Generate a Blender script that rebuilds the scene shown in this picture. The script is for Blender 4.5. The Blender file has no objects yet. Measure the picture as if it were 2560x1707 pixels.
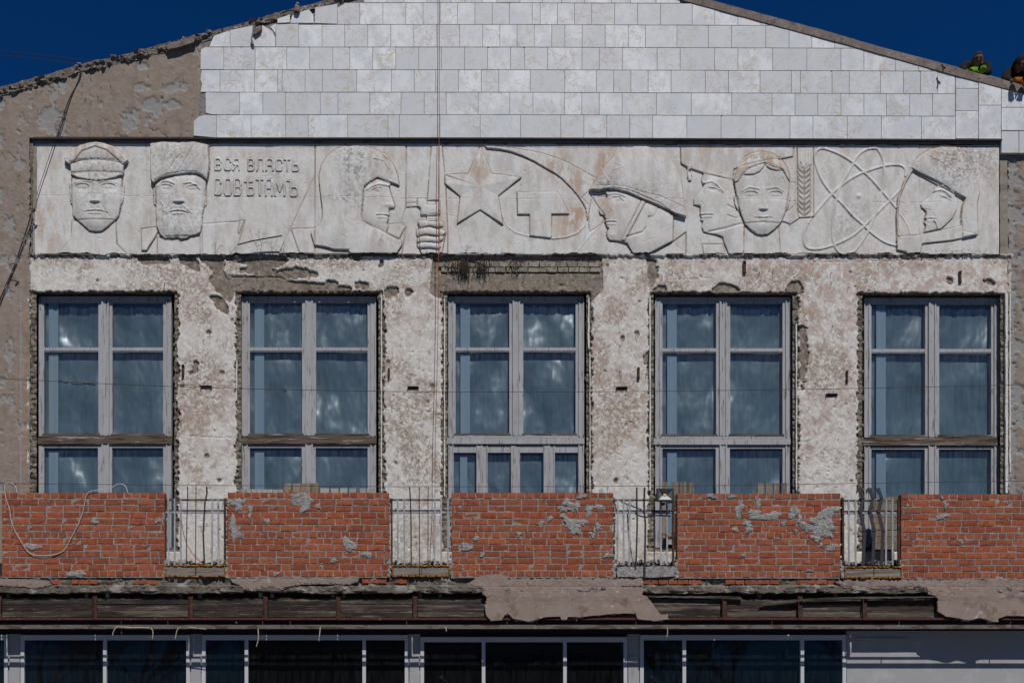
import bpy, math, random
import numpy as np
from mathutils import Vector, noise as mnoise
R = math.radians
random.seed(7)
sc = bpy.context.scene
COL = sc.collection
# ------------------------------------------------------------------ camera
D, F, XV, YH, CZ = 16.0, 2336.0, 1050.0, 1800.0, 1.7
cam_d = bpy.data.cameras.new('camera'); cam = bpy.data.objects.new('camera', cam_d); COL.objects.link(cam)
cam.location = (0, -D, CZ); cam.rotation_euler = (R(90), 0, 0)
cam_d.sensor_width = 36; cam_d.lens = 36 * F / 2560
cam_d.shift_x = (1280 - XV) / 2560; cam_d.shift_y = (YH - 853.5) / 2560
cam_d.clip_start = .1; cam_d.clip_end = 3000
sc.camera = cam
# ------------------------------------------------------------------ light
SUN_EL, SUN_AZ = R(55), R(13)          # azimuth to the right of the facade's normal
w = bpy.data.worlds.new('World'); sc.world = w; w.use_nodes = True
nt = w.node_tree; bg = nt.nodes['Background']
sky = nt.nodes.new('ShaderNodeTexSky'); sky.sky_type = 'NISHITA'; sky.sun_disc = False
sky.sun_elevation = SUN_EL; sky.sun_rotation = math.pi - SUN_AZ
sky.air_density = 1.0; sky.dust_density = 0.1; sky.ozone_density = 4.0; sky.altitude = 400
tint = nt.nodes.new('ShaderNodeMix'); tint.data_type = 'RGBA'; tint.blend_type = 'MULTIPLY'
tint.inputs[0].default_value = 1.0
nt.links.new(sky.outputs[0], tint.inputs[6]); tint.inputs[7].default_value = (0.05, 0.47, 1.0, 1)
nt.links.new(tint.outputs[2], bg.inputs[0]); bg.inputs[1].default_value = 0.046
sd = bpy.data.lights.new('sun', 'SUN'); sd.energy = 5.0; sd.angle = R(.5); sd.color = (1, .972, .93)
sun = bpy.data.objects.new('sun', sd); COL.objects.link(sun)
sv = Vector((math.sin(SUN_AZ) * math.cos(SUN_EL), -math.cos(SUN_AZ) * math.cos(SUN_EL), math.sin(SUN_EL)))
sun.rotation_euler = sv.to_track_quat('Z', 'Y').to_euler(); sun.location = (10, -30, 40)
sc.view_settings.view_transform = 'Standard'; sc.view_settings.look = 'None'
sc.view_settings.exposure = -.3; sc.view_settings.gamma = 1; sc.view_settings.use_curve_mapping = False
# ------------------------------------------------------------------ helpers
def W(px, py, Y):
    s = (D + Y) / F
    return ((px - XV) * s, Y, CZ + (YH - py) * s)
def interp(x, tab):
    return float(np.interp(x, [t[0] for t in tab], [t[1] for t in tab]))
def sk(x): return max(0.0, x - 1250) * .0034
def tag(o, label=None, cat=None, group=None, kind=None):
    if label: o['label'] = label
    if cat: o['category'] = cat
    if group: o['group'] = group
    if kind: o['kind'] = kind
    return o
def empty(name, loc, label=None, cat=None, group=None, kind=None):
    o = bpy.data.objects.new(name, None); COL.objects.link(o); o.location = loc; o.empty_display_size = .2
    return tag(o, label, cat, group, kind)
def wloc(o):
    v = Vector(o.location)
    while o.parent: o = o.parent; v = v + Vector(o.location)
    return v
def link(name, me, mat, parent, centre=True, smooth=False, loc=None):
    o = bpy.data.objects.new(name, me); COL.objects.link(o)
    if mat is not None and not me.materials: me.materials.append(mat)
    if loc is None:
        n = len(me.vertices); co = np.empty(n * 3, np.float32); me.vertices.foreach_get('co', co); co = co.reshape(-1, 3)
        c = (co.min(0) + co.max(0)) / 2; co -= c; me.vertices.foreach_set('co', co.ravel()); loc = Vector([float(v) for v in c])
    else: loc = Vector(loc)
    if parent is not None:
        o.parent = parent; loc = loc - wloc(parent)
    o.location = loc
    if smooth: me.polygons.foreach_set('use_smooth', [True] * len(me.polygons))
    return o
class MB:
    def __init__(s): s.v = []; s.f = []
    def box(s, x0, x1, y0, y1, z0, z1):
        b = len(s.v)
        s.v += [(x0,y0,z0),(x1,y0,z0),(x1,y1,z0),(x0,y1,z0),(x0,y0,z1),(x1,y0,z1),(x1,y1,z1),(x0,y1,z1)]
        s.f += [(b,b+3,b+2,b+1),(b+4,b+5,b+6,b+7),(b,b+1,b+5,b+4),(b+1,b+2,b+6,b+5),(b+2,b+3,b+7,b+6),(b+3,b,b+4,b+7)]
        return s
    def pbox(s, px0, px1, py0, py1, Y, depth, skew=False):
        dy = sk((px0 + px1) / 2) if skew else 0
        a = W(px0, py1 + dy, Y); c = W(px1, py0 + dy, Y)
        return s.box(a[0], c[0], Y, Y + depth, a[2], c[2])
    def prism(s, pts, Y, depth, px=True, jit=0):
        b = len(s.v); n = len(pts)
        P = [W(p[0], p[1], Y) if px else (p[0], Y, p[1]) for p in pts]
        ar = sum(P[i][0]*P[(i+1)%n][2] - P[(i+1)%n][0]*P[i][2] for i in range(n))
        if ar < 0: P = P[::-1]
        s.v += [(p[0], Y + random.uniform(-jit, jit), p[2]) for p in P]
        s.v += [(p[0], Y + depth, p[2]) for p in P]
        s.f.append(tuple(range(b, b + n))); s.f.append(tuple(range(b + 2*n - 1, b + n - 1, -1)))
        for i in range(n):
            j = (i + 1) % n; s.f.append((b + j, b + i, b + n + i, b + n + j))
        return s
    def bar(s, a, c, wx, wy):
        a = Vector(a); c = Vector(c); d = (c - a).normalized()
        u = d.cross(Vector((0, 1, 0)))
        if u.length < 1e-3: u = Vector((1, 0, 0))
        u.normalize(); v = d.cross(u).normalized(); b = len(s.v)
        for p in (a, c):
            for su, svv in ((-1,-1),(1,-1),(1,1),(-1,1)): s.v.append(tuple(p + u*su*wx/2 + v*svv*wy/2))
        s.f += [(b,b+1,b+2,b+3),(b+7,b+6,b+5,b+4)] + [(b+i, b+4+i, b+4+(i+1)%4, b+(i+1)%4) for i in range(4)]
        return s
    def tube(s, pts, r, n=6, r1=None):
        pts = [Vector(p) for p in pts]; b = len(s.v); m = len(pts)
        for i, p in enumerate(pts):
            d = (pts[min(i+1, m-1)] - pts[max(i-1, 0)]); d = d.normalized() if d.length > 1e-9 else Vector((0,0,1))
            u = d.cross(Vector((0, 1, 0.13))).normalized(); v = d.cross(u)
            rr = r if r1 is None else r + (r1 - r) * i / max(1, m - 1)
            for k in range(n):
                a = 2 * math.pi * k / n; s.v.append(tuple(p + (u * math.cos(a) + v * math.sin(a)) * rr))
        for i in range(m - 1):
            for k in range(n):
                k2 = (k + 1) % n; s.f.append((b+i*n+k, b+(i+1)*n+k, b+(i+1)*n+k2, b+i*n+k2))
        s.f.append(tuple(range(b, b+n))); s.f.append(tuple(range(b+m*n-1, b+(m-1)*n-1, -1)))
        return s
    def rock(s, c, rx, ry, rz, seed=0):
        b = len(s.v); rr = random.Random(seed)
        base = [(-1,-1,-1),(1,-1,-1),(1,1,-1),(-1,1,-1),(-1,-1,1),(1,-1,1),(1,1,1),(-1,1,1),(0,-1.25,0),(0,0,1.2)]
        for x, y, z in base:
            s.v.append((c[0]+x*rx*rr.uniform(.6,1), c[1]+y*ry*rr.uniform(.6,1), c[2]+z*rz*rr.uniform(.6,1)))
        q = [(0,1,8),(1,5,8),(5,4,8),(4,0,8),(4,5,9),(5,6,9),(6,7,9),(7,4,9),(1,2,6,5),(2,3,7,6),(3,0,4,7),(0,3,2,1)]
        s.f += [tuple(b + i for i in f) for f in q]; return s
    def build(s, name, mat, parent=None, smooth=False, **k):
        me = bpy.data.meshes.new(name); me.from_pydata(s.v, [], s.f); me.update()
        o = link(name, me, mat, parent, smooth=smooth); 
        if k: tag(o, **k)
        return o
def ragged(pts, amp, step=6, seed=0, closed=True):
    rr = random.Random(seed); out = []; n = len(pts)
    for i in range(n if closed else n - 1):
        a = pts[i]; b = pts[(i + 1) % n]; L = math.hypot(b[0]-a[0], b[1]-a[1]); k = max(1, int(L / step))
        for j in range(k):
            t = j / k; out.append((a[0]+(b[0]-a[0])*t + rr.uniform(-amp, amp), a[1]+(b[1]-a[1])*t + rr.uniform(-amp, amp)))
    if not closed: out.append(pts[-1])
    return out
# numpy noise
def vnoise(X, Y, s, seed):
    rs = np.random.RandomState(seed); T = rs.rand(256, 256).astype(np.float32)
    x = X / s; y = Y / s; ix = np.floor(x).astype(np.int32); iy = np.floor(y).astype(np.int32)
    fx = (x - ix).astype(np.float32); fy = (y - iy).astype(np.float32); fx = fx*fx*(3-2*fx); fy = fy*fy*(3-2*fy)
    g = lambda a, b: T[(iy + b) & 255, (ix + a) & 255]
    return (g(0,0)*(1-fx)+g(1,0)*fx)*(1-fy) + (g(0,1)*(1-fx)+g(1,1)*fx)*fy
def fbm(X, Y, s, seed, o=4, gain=.5):
    a = 1; t = 0; n = 0
    for k in range(o):
        t = t + a * vnoise(X + 37.1*k, Y + 11.7*k, s / 2**k, seed + k); n += a; a *= gain
    return t / n
def sstep(x, a, b):
    t = np.clip((x - a) / (b - a), 0, 1); return t*t*(3-2*t)
class HF:
    """height field on a wall plane; coordinates are photograph pixels on that plane"""
    def __init__(s, x0, x1, y0, y1, st, Y):
        s.x = np.arange(x0, x1 + st*.5, st, dtype=np.float32); s.y = np.arange(y0, y1 + st*.5, st, dtype=np.float32)
        s.X, s.Y = np.meshgrid(s.x, s.y); s.st = st; s.pl = Y
        s.H = np.zeros_like(s.X); s.L = np.zeros(s.X.shape, np.int16); s.A = {}; s.hole = np.zeros(s.X.shape, bool)
    def pip(s, pts):
        m = np.zeros(s.X.shape, bool); xs = [p[0] for p in pts]; ys = [p[1] for p in pts]
        i0, i1 = np.searchsorted(s.x, [min(xs), max(xs)]); j0, j1 = np.searchsorted(s.y, [min(ys), max(ys)])
        if i1 <= i0 or j1 <= j0: return m
        X = s.X[j0:j1, i0:i1]; Y = s.Y[j0:j1, i0:i1]; r = np.zeros(X.shape, bool); n = len(pts)
        for k in range(n):
            xa, ya = pts[k]; xb, yb = pts[(k+1) % n]
            if ya == yb: continue
            r ^= ((ya > Y) != (yb > Y)) & (X < (xb-xa)*(Y-ya)/(yb-ya)+xa)
        m[j0:j1, i0:i1] = r; return m
    def dist(s, pts, pad=12):
        d = np.full(s.X.shape, 1e3, np.float32)
        for k in range(len(pts) - 1):
            xa, ya = pts[k]; xb, yb = pts[k+1]
            i0, i1 = np.searchsorted(s.x, [min(xa,xb)-pad, max(xa,xb)+pad]); j0, j1 = np.searchsorted(s.y, [min(ya,yb)-pad, max(ya,yb)+pad])
            if i1 <= i0 or j1 <= j0: continue
            X = s.X[j0:j1, i0:i1]; Y = s.Y[j0:j1, i0:i1]; dx = xb-xa; dy = yb-ya
            t = np.clip(((X-xa)*dx+(Y-ya)*dy)/(dx*dx+dy*dy+1e-9), 0, 1)
            q = np.hypot(X-xa-t*dx, Y-ya-t*dy); d[j0:j1, i0:i1] = np.minimum(d[j0:j1, i0:i1], q)
        return d
    def stroke(s, pts, w, h, soft=1.0):
        d = s.dist(pts, w + soft + 3); s.H += h * (1 - sstep(d, max(0, w/2 - soft/2), w/2 + soft/2))
    def blob(s, cx, cy, rx, ry, h, rot=0):
        i0, i1 = np.searchsorted(s.x, [cx-3*max(rx,ry), cx+3*max(rx,ry)]); j0, j1 = np.searchsorted(s.y, [cy-3*max(rx,ry), cy+3*max(rx,ry)])
        X = s.X[j0:j1, i0:i1]-cx; Y = s.Y[j0:j1, i0:i1]-cy; c, q = math.cos(R(rot)), math.sin(R(rot))
        u = (X*c+Y*q)/rx; v = (-X*q+Y*c)/ry; s.H[j0:j1, i0:i1] += h*np.exp(-(u*u+v*v))
    def blur(s, m, r):
        k = max(1, int(round(r / s.st))); m = m.astype(np.float32)
        for _ in range(2):
            for ax in (0, 1):
                p = np.pad(m, [(k+1, k) if a == ax else (0, 0) for a in (0, 1)], mode='edge')
                c = np.cumsum(p, ax, dtype=np.float64)
                m = ((np.take(c, range(2*k+1, c.shape[ax]), ax) - np.take(c, range(0, c.shape[ax]-2*k-1), ax)) / (2*k+1)).astype(np.float32)
        return m
    def pillow(s, mask, r): return np.clip(s.blur(mask, r)*2-1, 0, 1)
    def build(s, parts, parent, default):
        """parts: {label: (name, material, tags)}"""
        ny, nx = s.X.shape; sc_ = (D + s.pl) / F
        VX = (s.X - XV)*sc_; VZ = CZ + (YH - s.Y)*sc_; VY = s.pl - s.H
        cell = s.L[:-1, :-1]; ok = ~(s.hole[:-1,:-1] | s.hole[1:,:-1] | s.hole[:-1,1:] | s.hole[1:,1:])
        idx = np.arange(ny*nx).reshape(ny, nx); out = {}
        for lab in np.unique(cell[ok]):
            m = ok & (cell == lab)
            a = idx[:-1,:-1][m]; b = idx[:-1,1:][m]; c = idx[1:,1:][m]; d = idx[1:,:-1][m]
            q = np.stack([a, d, c, b], 1); u, inv = np.unique(q, return_inverse=True); q = inv.reshape(q.shape).astype(np.int32)
            name, mat, tg = parts.get(int(lab), default)
            me = bpy.data.meshes.new(name); nv = len(u); nf = len(q)
            me.vertices.add(nv); me.loops.add(nf*4); me.polygons.add(nf)
            co = np.stack([VX.ravel()[u], VY.ravel()[u], VZ.ravel()[u]], 1).astype(np.float32)
            me.vertices.foreach_set('co', co.ravel()); me.loops.foreach_set('vertex_index', q.ravel())
            me.polygons.foreach_set('loop_start', np.arange(0, nf*4, 4, dtype=np.int32))
            me.polygons.foreach_set('use_smooth', np.ones(nf, bool)); me.update(calc_edges=True)
            for an, arr in s.A.items():
                at = me.attributes.new(an, 'FLOAT', 'POINT'); at.data.foreach_set('value', arr.ravel()[u].astype(np.float32))
            o = link(name, me, mat, parent); tag(o, **tg); out[int(lab)] = o
        return out
# ------------------------------------------------------------------ materials
def C4(c): return (c[0], c[1], c[2], 1)
def M(name, base, layers=(), rough=.9, bump=.3, bs=60, bdist=.01, spec=.25, rnd=0., hue=None, stretch=(1,1,1), metallic=0, objco=False, bdet=6, brg=.65):
    m = bpy.data.materials.new(name); m.use_nodes = True; t = m.node_tree; N = t.nodes.new; Lk = t.links.new
    b = t.nodes['Principled BSDF']; b.inputs['Roughness'].default_value = rough; b.inputs['Specular IOR Level'].default_value = spec
    b.inputs['Metallic'].default_value = metallic
    if objco:
        tc = N('ShaderNodeTexCoord'); oi = N('ShaderNodeObjectInfo'); cm = N('ShaderNodeCombineXYZ')
        ml = N('ShaderNodeMath'); ml.operation = 'MULTIPLY'; ml.inputs[1].default_value = 37.3; Lk(oi.outputs['Random'], ml.inputs[0])
        Lk(ml.outputs[0], cm.inputs[0]); Lk(ml.outputs[0], cm.inputs[1]); va = N('ShaderNodeVectorMath'); va.operation = 'ADD'
        g2 = N('ShaderNodeNewGeometry'); Lk(g2.outputs['Position'], va.inputs[0]); Lk(cm.outputs[0], va.inputs[1]); pos = va.outputs[0]
    else:
        g = N('ShaderNodeNewGeometry'); pos = g.outputs['Position']; oi = None
    def mathn(op, a, c, clamp=False):
        q = N('ShaderNodeMath'); q.operation = op; q.use_clamp = clamp
        for i, v in enumerate((a, c)):
            if v is None: continue
            if isinstance(v, (int, float)): q.inputs[i].default_value = v
            else: Lk(v, q.inputs[i])
        return q.outputs[0]
    def noise(scale, st, detail, seed, dist=0, rg=.55, rot=0):
        src = pos
        if rot: m0 = N('ShaderNodeMapping'); m0.inputs['Rotation'].default_value = (0, rot, 0); Lk(pos, m0.inputs[0]); src = m0.outputs[0]
        mp = N('ShaderNodeMapping'); mp.inputs['Scale'].default_value = st; mp.inputs['Location'].default_value = (seed*3.7, seed*1.3, seed*7.1); Lk(src, mp.inputs[0])
        n = N('ShaderNodeTexNoise'); n.inputs['Scale'].default_value = scale; n.inputs['Detail'].default_value = detail
        n.inputs['Roughness'].default_value = rg; n.inputs['Distortion'].default_value = dist; Lk(mp.outputs[0], n.inputs['Vector']); return n.outputs[0]
    def mr(v, a, c, x=0., y=1.):
        q = N('ShaderNodeMapRange'); q.interpolation_type = 'SMOOTHSTEP'; Lk(v, q.inputs[0]); q.inputs[1].default_value = a; q.inputs[2].default_value = c
        q.inputs[3].default_value = x; q.inputs[4].default_value = y; return q.outputs[0]
    rgb = N('ShaderNodeRGB'); rgb.outputs[0].default_value = C4(base); cur = rgb.outputs[0]
    if rnd or hue:
        oi = oi or N('ShaderNodeObjectInfo')
        if hue:
            q = N('ShaderNodeMix'); q.data_type = 'RGBA'; Lk(oi.outputs['Random'], q.inputs[0]); Lk(cur, q.inputs[6]); q.inputs[7].default_value = C4(hue); cur = q.outputs[2]
        if rnd:
            wn = N('ShaderNodeTexWhiteNoise'); wn.noise_dimensions = '1D'; Lk(oi.outputs['Random'], wn.inputs['W'])
            hs = N('ShaderNodeHueSaturation'); Lk(mr(wn.outputs[0], 0, 1, 1-rnd, 1+rnd), hs.inputs['Value']); Lk(cur, hs.inputs['Color']); cur = hs.outputs[0]
    for i, L in enumerate(layers):
        c, scale, lo, hi = L[:4]; o = L[4] if len(L) > 4 else {}
        n = noise(scale, o.get('st', stretch), o.get('det', 5), i + 1, o.get('dist', 0), o.get('rg', .6), o.get('rot', 0))
        if o.get('vein'):
            f = mr(mathn('ABSOLUTE', mathn('SUBTRACT', n, .5), None), 0, o['vein'], 1, 0); f = mathn('MULTIPLY', f, mr(noise(o.get('ms', scale*.5), (1,1,1), 3, i+20), lo, hi))
        else: f = mr(n, lo, hi)
        if 'attr' in o:
            at = N('ShaderNodeAttribute'); at.attribute_name = o['attr']
            if o.get('mode') == 'mul': f = mathn('MULTIPLY', f, at.outputs['Fac'])
            else:   # attribute edge broken up by the noise
                f = mr(mathn('ADD', at.outputs['Fac'], mathn('MULTIPLY', mathn('SUBTRACT', n, .5), o.get('brk', .8))), .45, .55)
        f = mathn('MULTIPLY', f, o.get('amt', 1.), True)
        q = N('ShaderNodeMix'); q.data_type = 'RGBA'; Lk(f, q.inputs[0]); Lk(cur, q.inputs[6]); q.inputs[7].default_value = C4(c); cur = q.outputs[2]
    Lk(cur, b.inputs['Base Color'])
    if bump:
        n1 = noise(bs, stretch, bdet, 31, 0, brg); bp = N('ShaderNodeBump'); bp.inputs['Strength'].default_value = bump; bp.inputs['Distance'].default_value = bdist
        Lk(n1, bp.inputs['Height']); Lk(bp.outputs[0], b.inputs['Normal'])
    return m
SV = (1, 1, .35)   # streaks run down the wall
m_tile = M('marble_tile', (.575,.58,.595), [
    ((.47,.485,.52), 3, .42, .62, {'amt': .75}),
    ((.44,.435,.425), 5, .5, .66, {'amt': .6, 'det': 9, 'rg': .75}),
    ((.48,.47,.45), 9, .5, .72, {'amt': .8, 'st': (1,1,.5)}),
    ((.40,.33,.24), 3.5, .42, .6, {'vein': .035, 'dist': 1.3, 'ms': 2.2, 'amt': .75}),
    ((.33,.31,.30), 7, .5, .62, {'vein': .03, 'dist': 1.5, 'ms': 4, 'amt': .5}),
    ((.36,.34,.31), 38, .60, .74, {'amt': .7})], rough=.55, bump=.2, bs=30, spec=.35, rnd=.14, objco=True)
m_relief = M('relief_plaster', (.575,.556,.522), [
    ((.36,.345,.325), 9, .52, .64, {'amt': .42, 'st': (1,1,.6), 'det': 10, 'rg': .8}),
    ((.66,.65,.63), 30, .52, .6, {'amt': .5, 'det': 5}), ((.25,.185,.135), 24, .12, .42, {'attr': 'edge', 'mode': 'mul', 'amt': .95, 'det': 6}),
    ((.62,.61,.60), 2.2, .45, .65, {'amt': .8}),
    ((.44,.415,.38), 6, .46, .64, {'amt': .65, 'st': SV, 'det': 8}),
    ((.42,.30,.22), 7, .42, .60, {'attr': 'ochre', 'mode': 'mul', 'amt': 1., 'st': SV, 'det': 9, 'rg': .7}),
    ((.45,.37,.30), 4, .56, .70, {'amt': .5, 'st': SV, 'det': 8}),
    ((.25,.24,.225), 20, .46, .58, {'attr': 'grey', 'mode': 'mul', 'amt': .85, 'det': 8, 'rg': .7}),
    ((.30,.28,.26), 60, .66, .74, {'amt': .5})], rough=.9, bump=.16, bs=45, bdist=.01)
m_wall = M('mottled_plaster', (.57,.54,.495), [
    ((.31,.23,.16), 5, .40, .56, {'amt': .76, 'det': 10, 'rg': .80, 'attr': 'cloud', 'mode': 'mul'}),
    ((.65,.635,.60), 13, .48, .57, {'amt': .85, 'det': 8, 'rg': .75}),
    ((.26,.20,.155), 24, .50, .565, {'amt': .85, 'det': 7, 'rg': .7, 'attr': 'cloud', 'mode': 'mul'}),
    ((.27,.265,.26), 8, .60, .65, {'amt': .7, 'det': 8}),
    ((.25,.20,.15), 16, .54, .60, {'amt': .75, 'det': 5, 'st': (1,1,.28), 'rot': .75, 'attr': 'hatch', 'mode': 'mul'}), ((.25,.20,.15), 16, .54, .60, {'amt': .6, 'det': 5, 'st': (1,1,.28), 'rot': -.75, 'attr': 'hatch', 'mode': 'mul'}),
    ((.36,.24,.20), 6, .47, .57, {'amt': .8, 'attr': 'pink', 'mode': 'mul', 'det': 9, 'rg': .75}),
    ((.215,.18,.14), 7, 0, 1, {'attr': 'loss', 'brk': .35, 'det': 8}),
    ((.13,.105,.08), 10, .48, .6, {'attr': 'loss', 'mode': 'mul', 'det': 9, 'rg': .7}), ((.29,.26,.22), 16, .55, .63, {'attr': 'loss', 'mode': 'mul', 'det': 7}),
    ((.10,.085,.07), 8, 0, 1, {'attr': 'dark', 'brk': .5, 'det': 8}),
    ((.13,.105,.085), 45, .61, .66, {'amt': .85, 'det': 3})], rough=.95, bump=.35, bs=60, bdist=.012)
m_beige = M('beige_plaster', (.235,.186,.147), [
    ((.285,.235,.20), 7, .42, .6, {'amt': .7, 'det': 8, 'rg': .7}),
    ((.17,.13,.11), 5, .52, .7, {'amt': .6, 'st': SV}),
    ((.255,.245,.235), 9, 0, 1, {'attr': 'loss', 'brk': .7, 'det': 9}),
    ((.36,.18,.09), 4, 0, 1, {'attr': 'ochre', 'brk': .9, 'det': 8, 'amt': .8}),
    ((.10,.08,.07), 30, .66, .72, {'amt': .8})], rough=.95, bump=.7, bs=55, bdist=.015)
m_masonry = M('rough_masonry', (.17,.145,.115), [((.07,.058,.045), 9, .5, .62, {}), ((.32,.30,.27), 14, .55, .68, {})], bump=.9, bs=40, bdist=.03)
m_conc = M('weathered_concrete', (.24,.21,.17), [((.17,.145,.11), 3, .45, .65, {'st': (.3,1,2)}), ((.30,.27,.23), 10, .55, .7, {}), ((.09,.075,.06), 20, .66, .72, {})], bump=.6, bs=40)
m_slab = M('slab_edge_concrete', (.12,.10,.08), [((.27,.25,.22), 2.4, .50, .6, {'det': 9, 'rg': .7}), ((.075,.06,.05), 4, .5, .62, {'det': 9, 'rg': .7}), ((.03,.025,.02), 9, .6, .68, {'amt': .8})], bump=.6, bs=30, bdist=.03)
m_brick = M('red_brick', (.235,.060,.028), [
    ((.13,.034,.022), 14, .5, .66, {'amt': .7, 'det': 8}), ((.40,.11,.06), 8, .55, .7, {'amt': .5}),
    ((.42,.33,.29), 13, .62, .72, {'amt': .35, 'det': 8}), ((.07,.02,.015), 30, .68, .74, {'amt': .8})], rough=.88, bump=.5, bs=60, rnd=.16, hue=(.27,.080,.034), objco=True)
m_mortar = M('mortar', (.25,.235,.215), [((.22,.20,.19), 16, .5, .62, {}), ((.42,.40,.38), 30, .56, .66, {})], bump=.9, bs=60, bdist=.02)
m_smear = M('mortar_smear', (.29,.28,.265), [((.20,.19,.175), 14, .5, .6, {}), ((.38,.37,.35), 24, .55, .65, {})], bump=1, bs=30, bdist=.03)
m_pinkpl = M('pinkish_plaster', (.235,.175,.145), [((.26,.21,.185), 5, .45, .6, {'amt': .7}), ((.15,.105,.085), 4.5, .54, .68, {'amt': .8}), ((.36,.34,.32), 12, .62, .7, {}), ((.08,.06,.05), 34, .67, .73, {})], bump=.35, bs=50)
m_frame = M('window_paint', (.31,.31,.315), [
    ((.36,.36,.375), 6, .45, .6, {'st': (1,1,.2), 'amt': .6}), ((.16,.135,.115), 40, .57, .64, {'st': (1,1,.08), 'det': 4}), ((.18,.16,.15), 18, .64, .7, {'st': (1,1,.3)})], rough=.7, bump=.3, bs=50, stretch=(1,1,.1))
m_beam = M('weathered_window_rail', (.11,.082,.062), [((.30,.28,.27), 14, .57, .62, {'st': (.15,1,2)}), ((.04,.03,.022), 16, .50, .60, {'st': (.12,1,2)})], rough=.85, bump=.7, bs=40, stretch=(.15,1,2))
m_oldwood = M('old_wood_plank', (.032,.023,.017), [((.20,.165,.135), 5, .52, .60, {'st': (.3,1,4), 'det': 12, 'rg': .85}), ((.012,.009,.008), 1.2, .5, .62, {'amt': .6}), ((.022,.017,.014), 5, .46, .62, {'st': (.2,1,2)}), ((.16,.115,.08), 20, .6, .7, {'st': (.1,1,3)}), ((.015,.012,.01), 16, .68, .72, {})], rough=.9, bump=.8, bs=30, stretch=(.12,1,3), rnd=.5, hue=(.105,.085,.07), objco=True)
m_board = M('grey_board', (.19,.165,.14), [((.12,.09,.065), 7, .48, .6, {'st': (.12,1,2)}), ((.26,.235,.21), 14, .55, .65, {'st': (.1,1,3)})], bump=.5, bs=40, stretch=(.1,1,3), objco=True)
m_slat = M('slat_wood', (.21,.165,.125), [((.13,.095,.065), 8, .5, .62, {'st': (2,1,.2)}), ((.27,.225,.18), 16, .56, .66, {'st': (2,1,.2)})], bump=.4, bs=40, rnd=.15, objco=True)
m_foam = M('yellow_foam', (.48,.20,.018), [((.28,.10,.01), 20, .5, .62, {})], bump=1, bs=50, bdist=.03)
m_rust = M('rusty_steel', (.055,.024,.017), [((.11,.042,.024), 14, .5, .64, {}), ((.03,.018,.014), 9, .52, .64, {}), ((.20,.17,.15), 30, .66, .72, {})], rough=.8, bump=.5, bs=60)
m_rustdk = M('dark_steel', (.030,.022,.020), [((.06,.032,.022), 14, .5, .62, {})], rough=.8, bump=.4)
m_redang = M('red_lead_steel', (.075,.022,.015), [((.045,.02,.015), 10, .48, .6, {'st': (.4,1,1)}), ((.28,.2,.17), 40, .64, .7, {})], rough=.8, bump=.4)
m_rail = M('worn_grey_rail', (.125,.105,.09), [((.07,.045,.035), 10, .5, .6, {'st': (.3,1,1)}), ((.22,.205,.19), 24, .58, .68, {'st': (.3,1,1)})], rough=.8, bump=.5)
m_bar = M('grey_painted_bar', (.25,.26,.28), [((.34,.35,.37), 12, .5, .6, {'st': (1,1,.2)}), ((.12,.08,.06), 20, .62, .68, {'st': (1,1,.3)})], rough=.6, bump=.2)
m_black = M('black_steel', (.035,.034,.038), [], rough=.6, bump=.1)
m_wire = M('wire_steel', (.045,.04,.04), [], rough=.6, bump=0)
m_cablew = M('white_cable_sheath', (.52,.50,.46), [((.3,.28,.25), 20, .6, .7, {})], rough=.5, bump=0)
m_rope = M('red_rope', (.30,.06,.03), [], rough=.8, bump=0)
m_bast = M('frayed_bast', (.45,.38,.28), [((.25,.2,.14), 30, .5, .6, {})], bump=.3)
m_coping = M('coping_concrete', (.185,.145,.125), [((.25,.205,.18), 5, .5, .65, {}), ((.11,.095,.08), 9, .52, .66, {}), ((.30,.29,.27), 14, .64, .7, {}), ((.04,.035,.03), 24, .66, .72, {})], bump=.8, bs=45, bdist=.02)
m_stone = M('rubble_stone', (.20,.165,.14), [((.13,.105,.085), 8, .48, .6, {}), ((.36,.33,.30), 14, .56, .66, {}), ((.04,.035,.03), 20, .6, .68, {})], bump=.9, bs=40, bdist=.03, rnd=.2, objco=True)
m_pvc = M('white_pvc', (.46,.46,.475), [((.5,.5,.5), 8, .55, .7, {'amt': .4})], rough=.4, bump=0)
m_gwall = M('grey_render', (.30,.30,.30), [((.36,.355,.35), 3, .5, .7, {}), ((.20,.195,.19), 30, .66, .72, {}), ((.25,.15,.08), 5, .64, .74, {'st': (1.5,1,.15), 'amt': .5})], bump=.3, bs=50)
m_inner = M('interior_paint', (.20,.19,.185), [], bump=0)
m_innerd = M('interior_frame', (.32,.31,.30), [], bump=0)
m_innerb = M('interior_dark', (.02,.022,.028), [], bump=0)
m_root = M('dead_roots', (.045,.032,.022), [], bump=0)
m_greyst = M('lead_strip', (.16,.155,.155), [((.09,.085,.08), 9, .5, .65, {'st': (.3,1,1)})], bump=.3, rough=.7)
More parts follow.
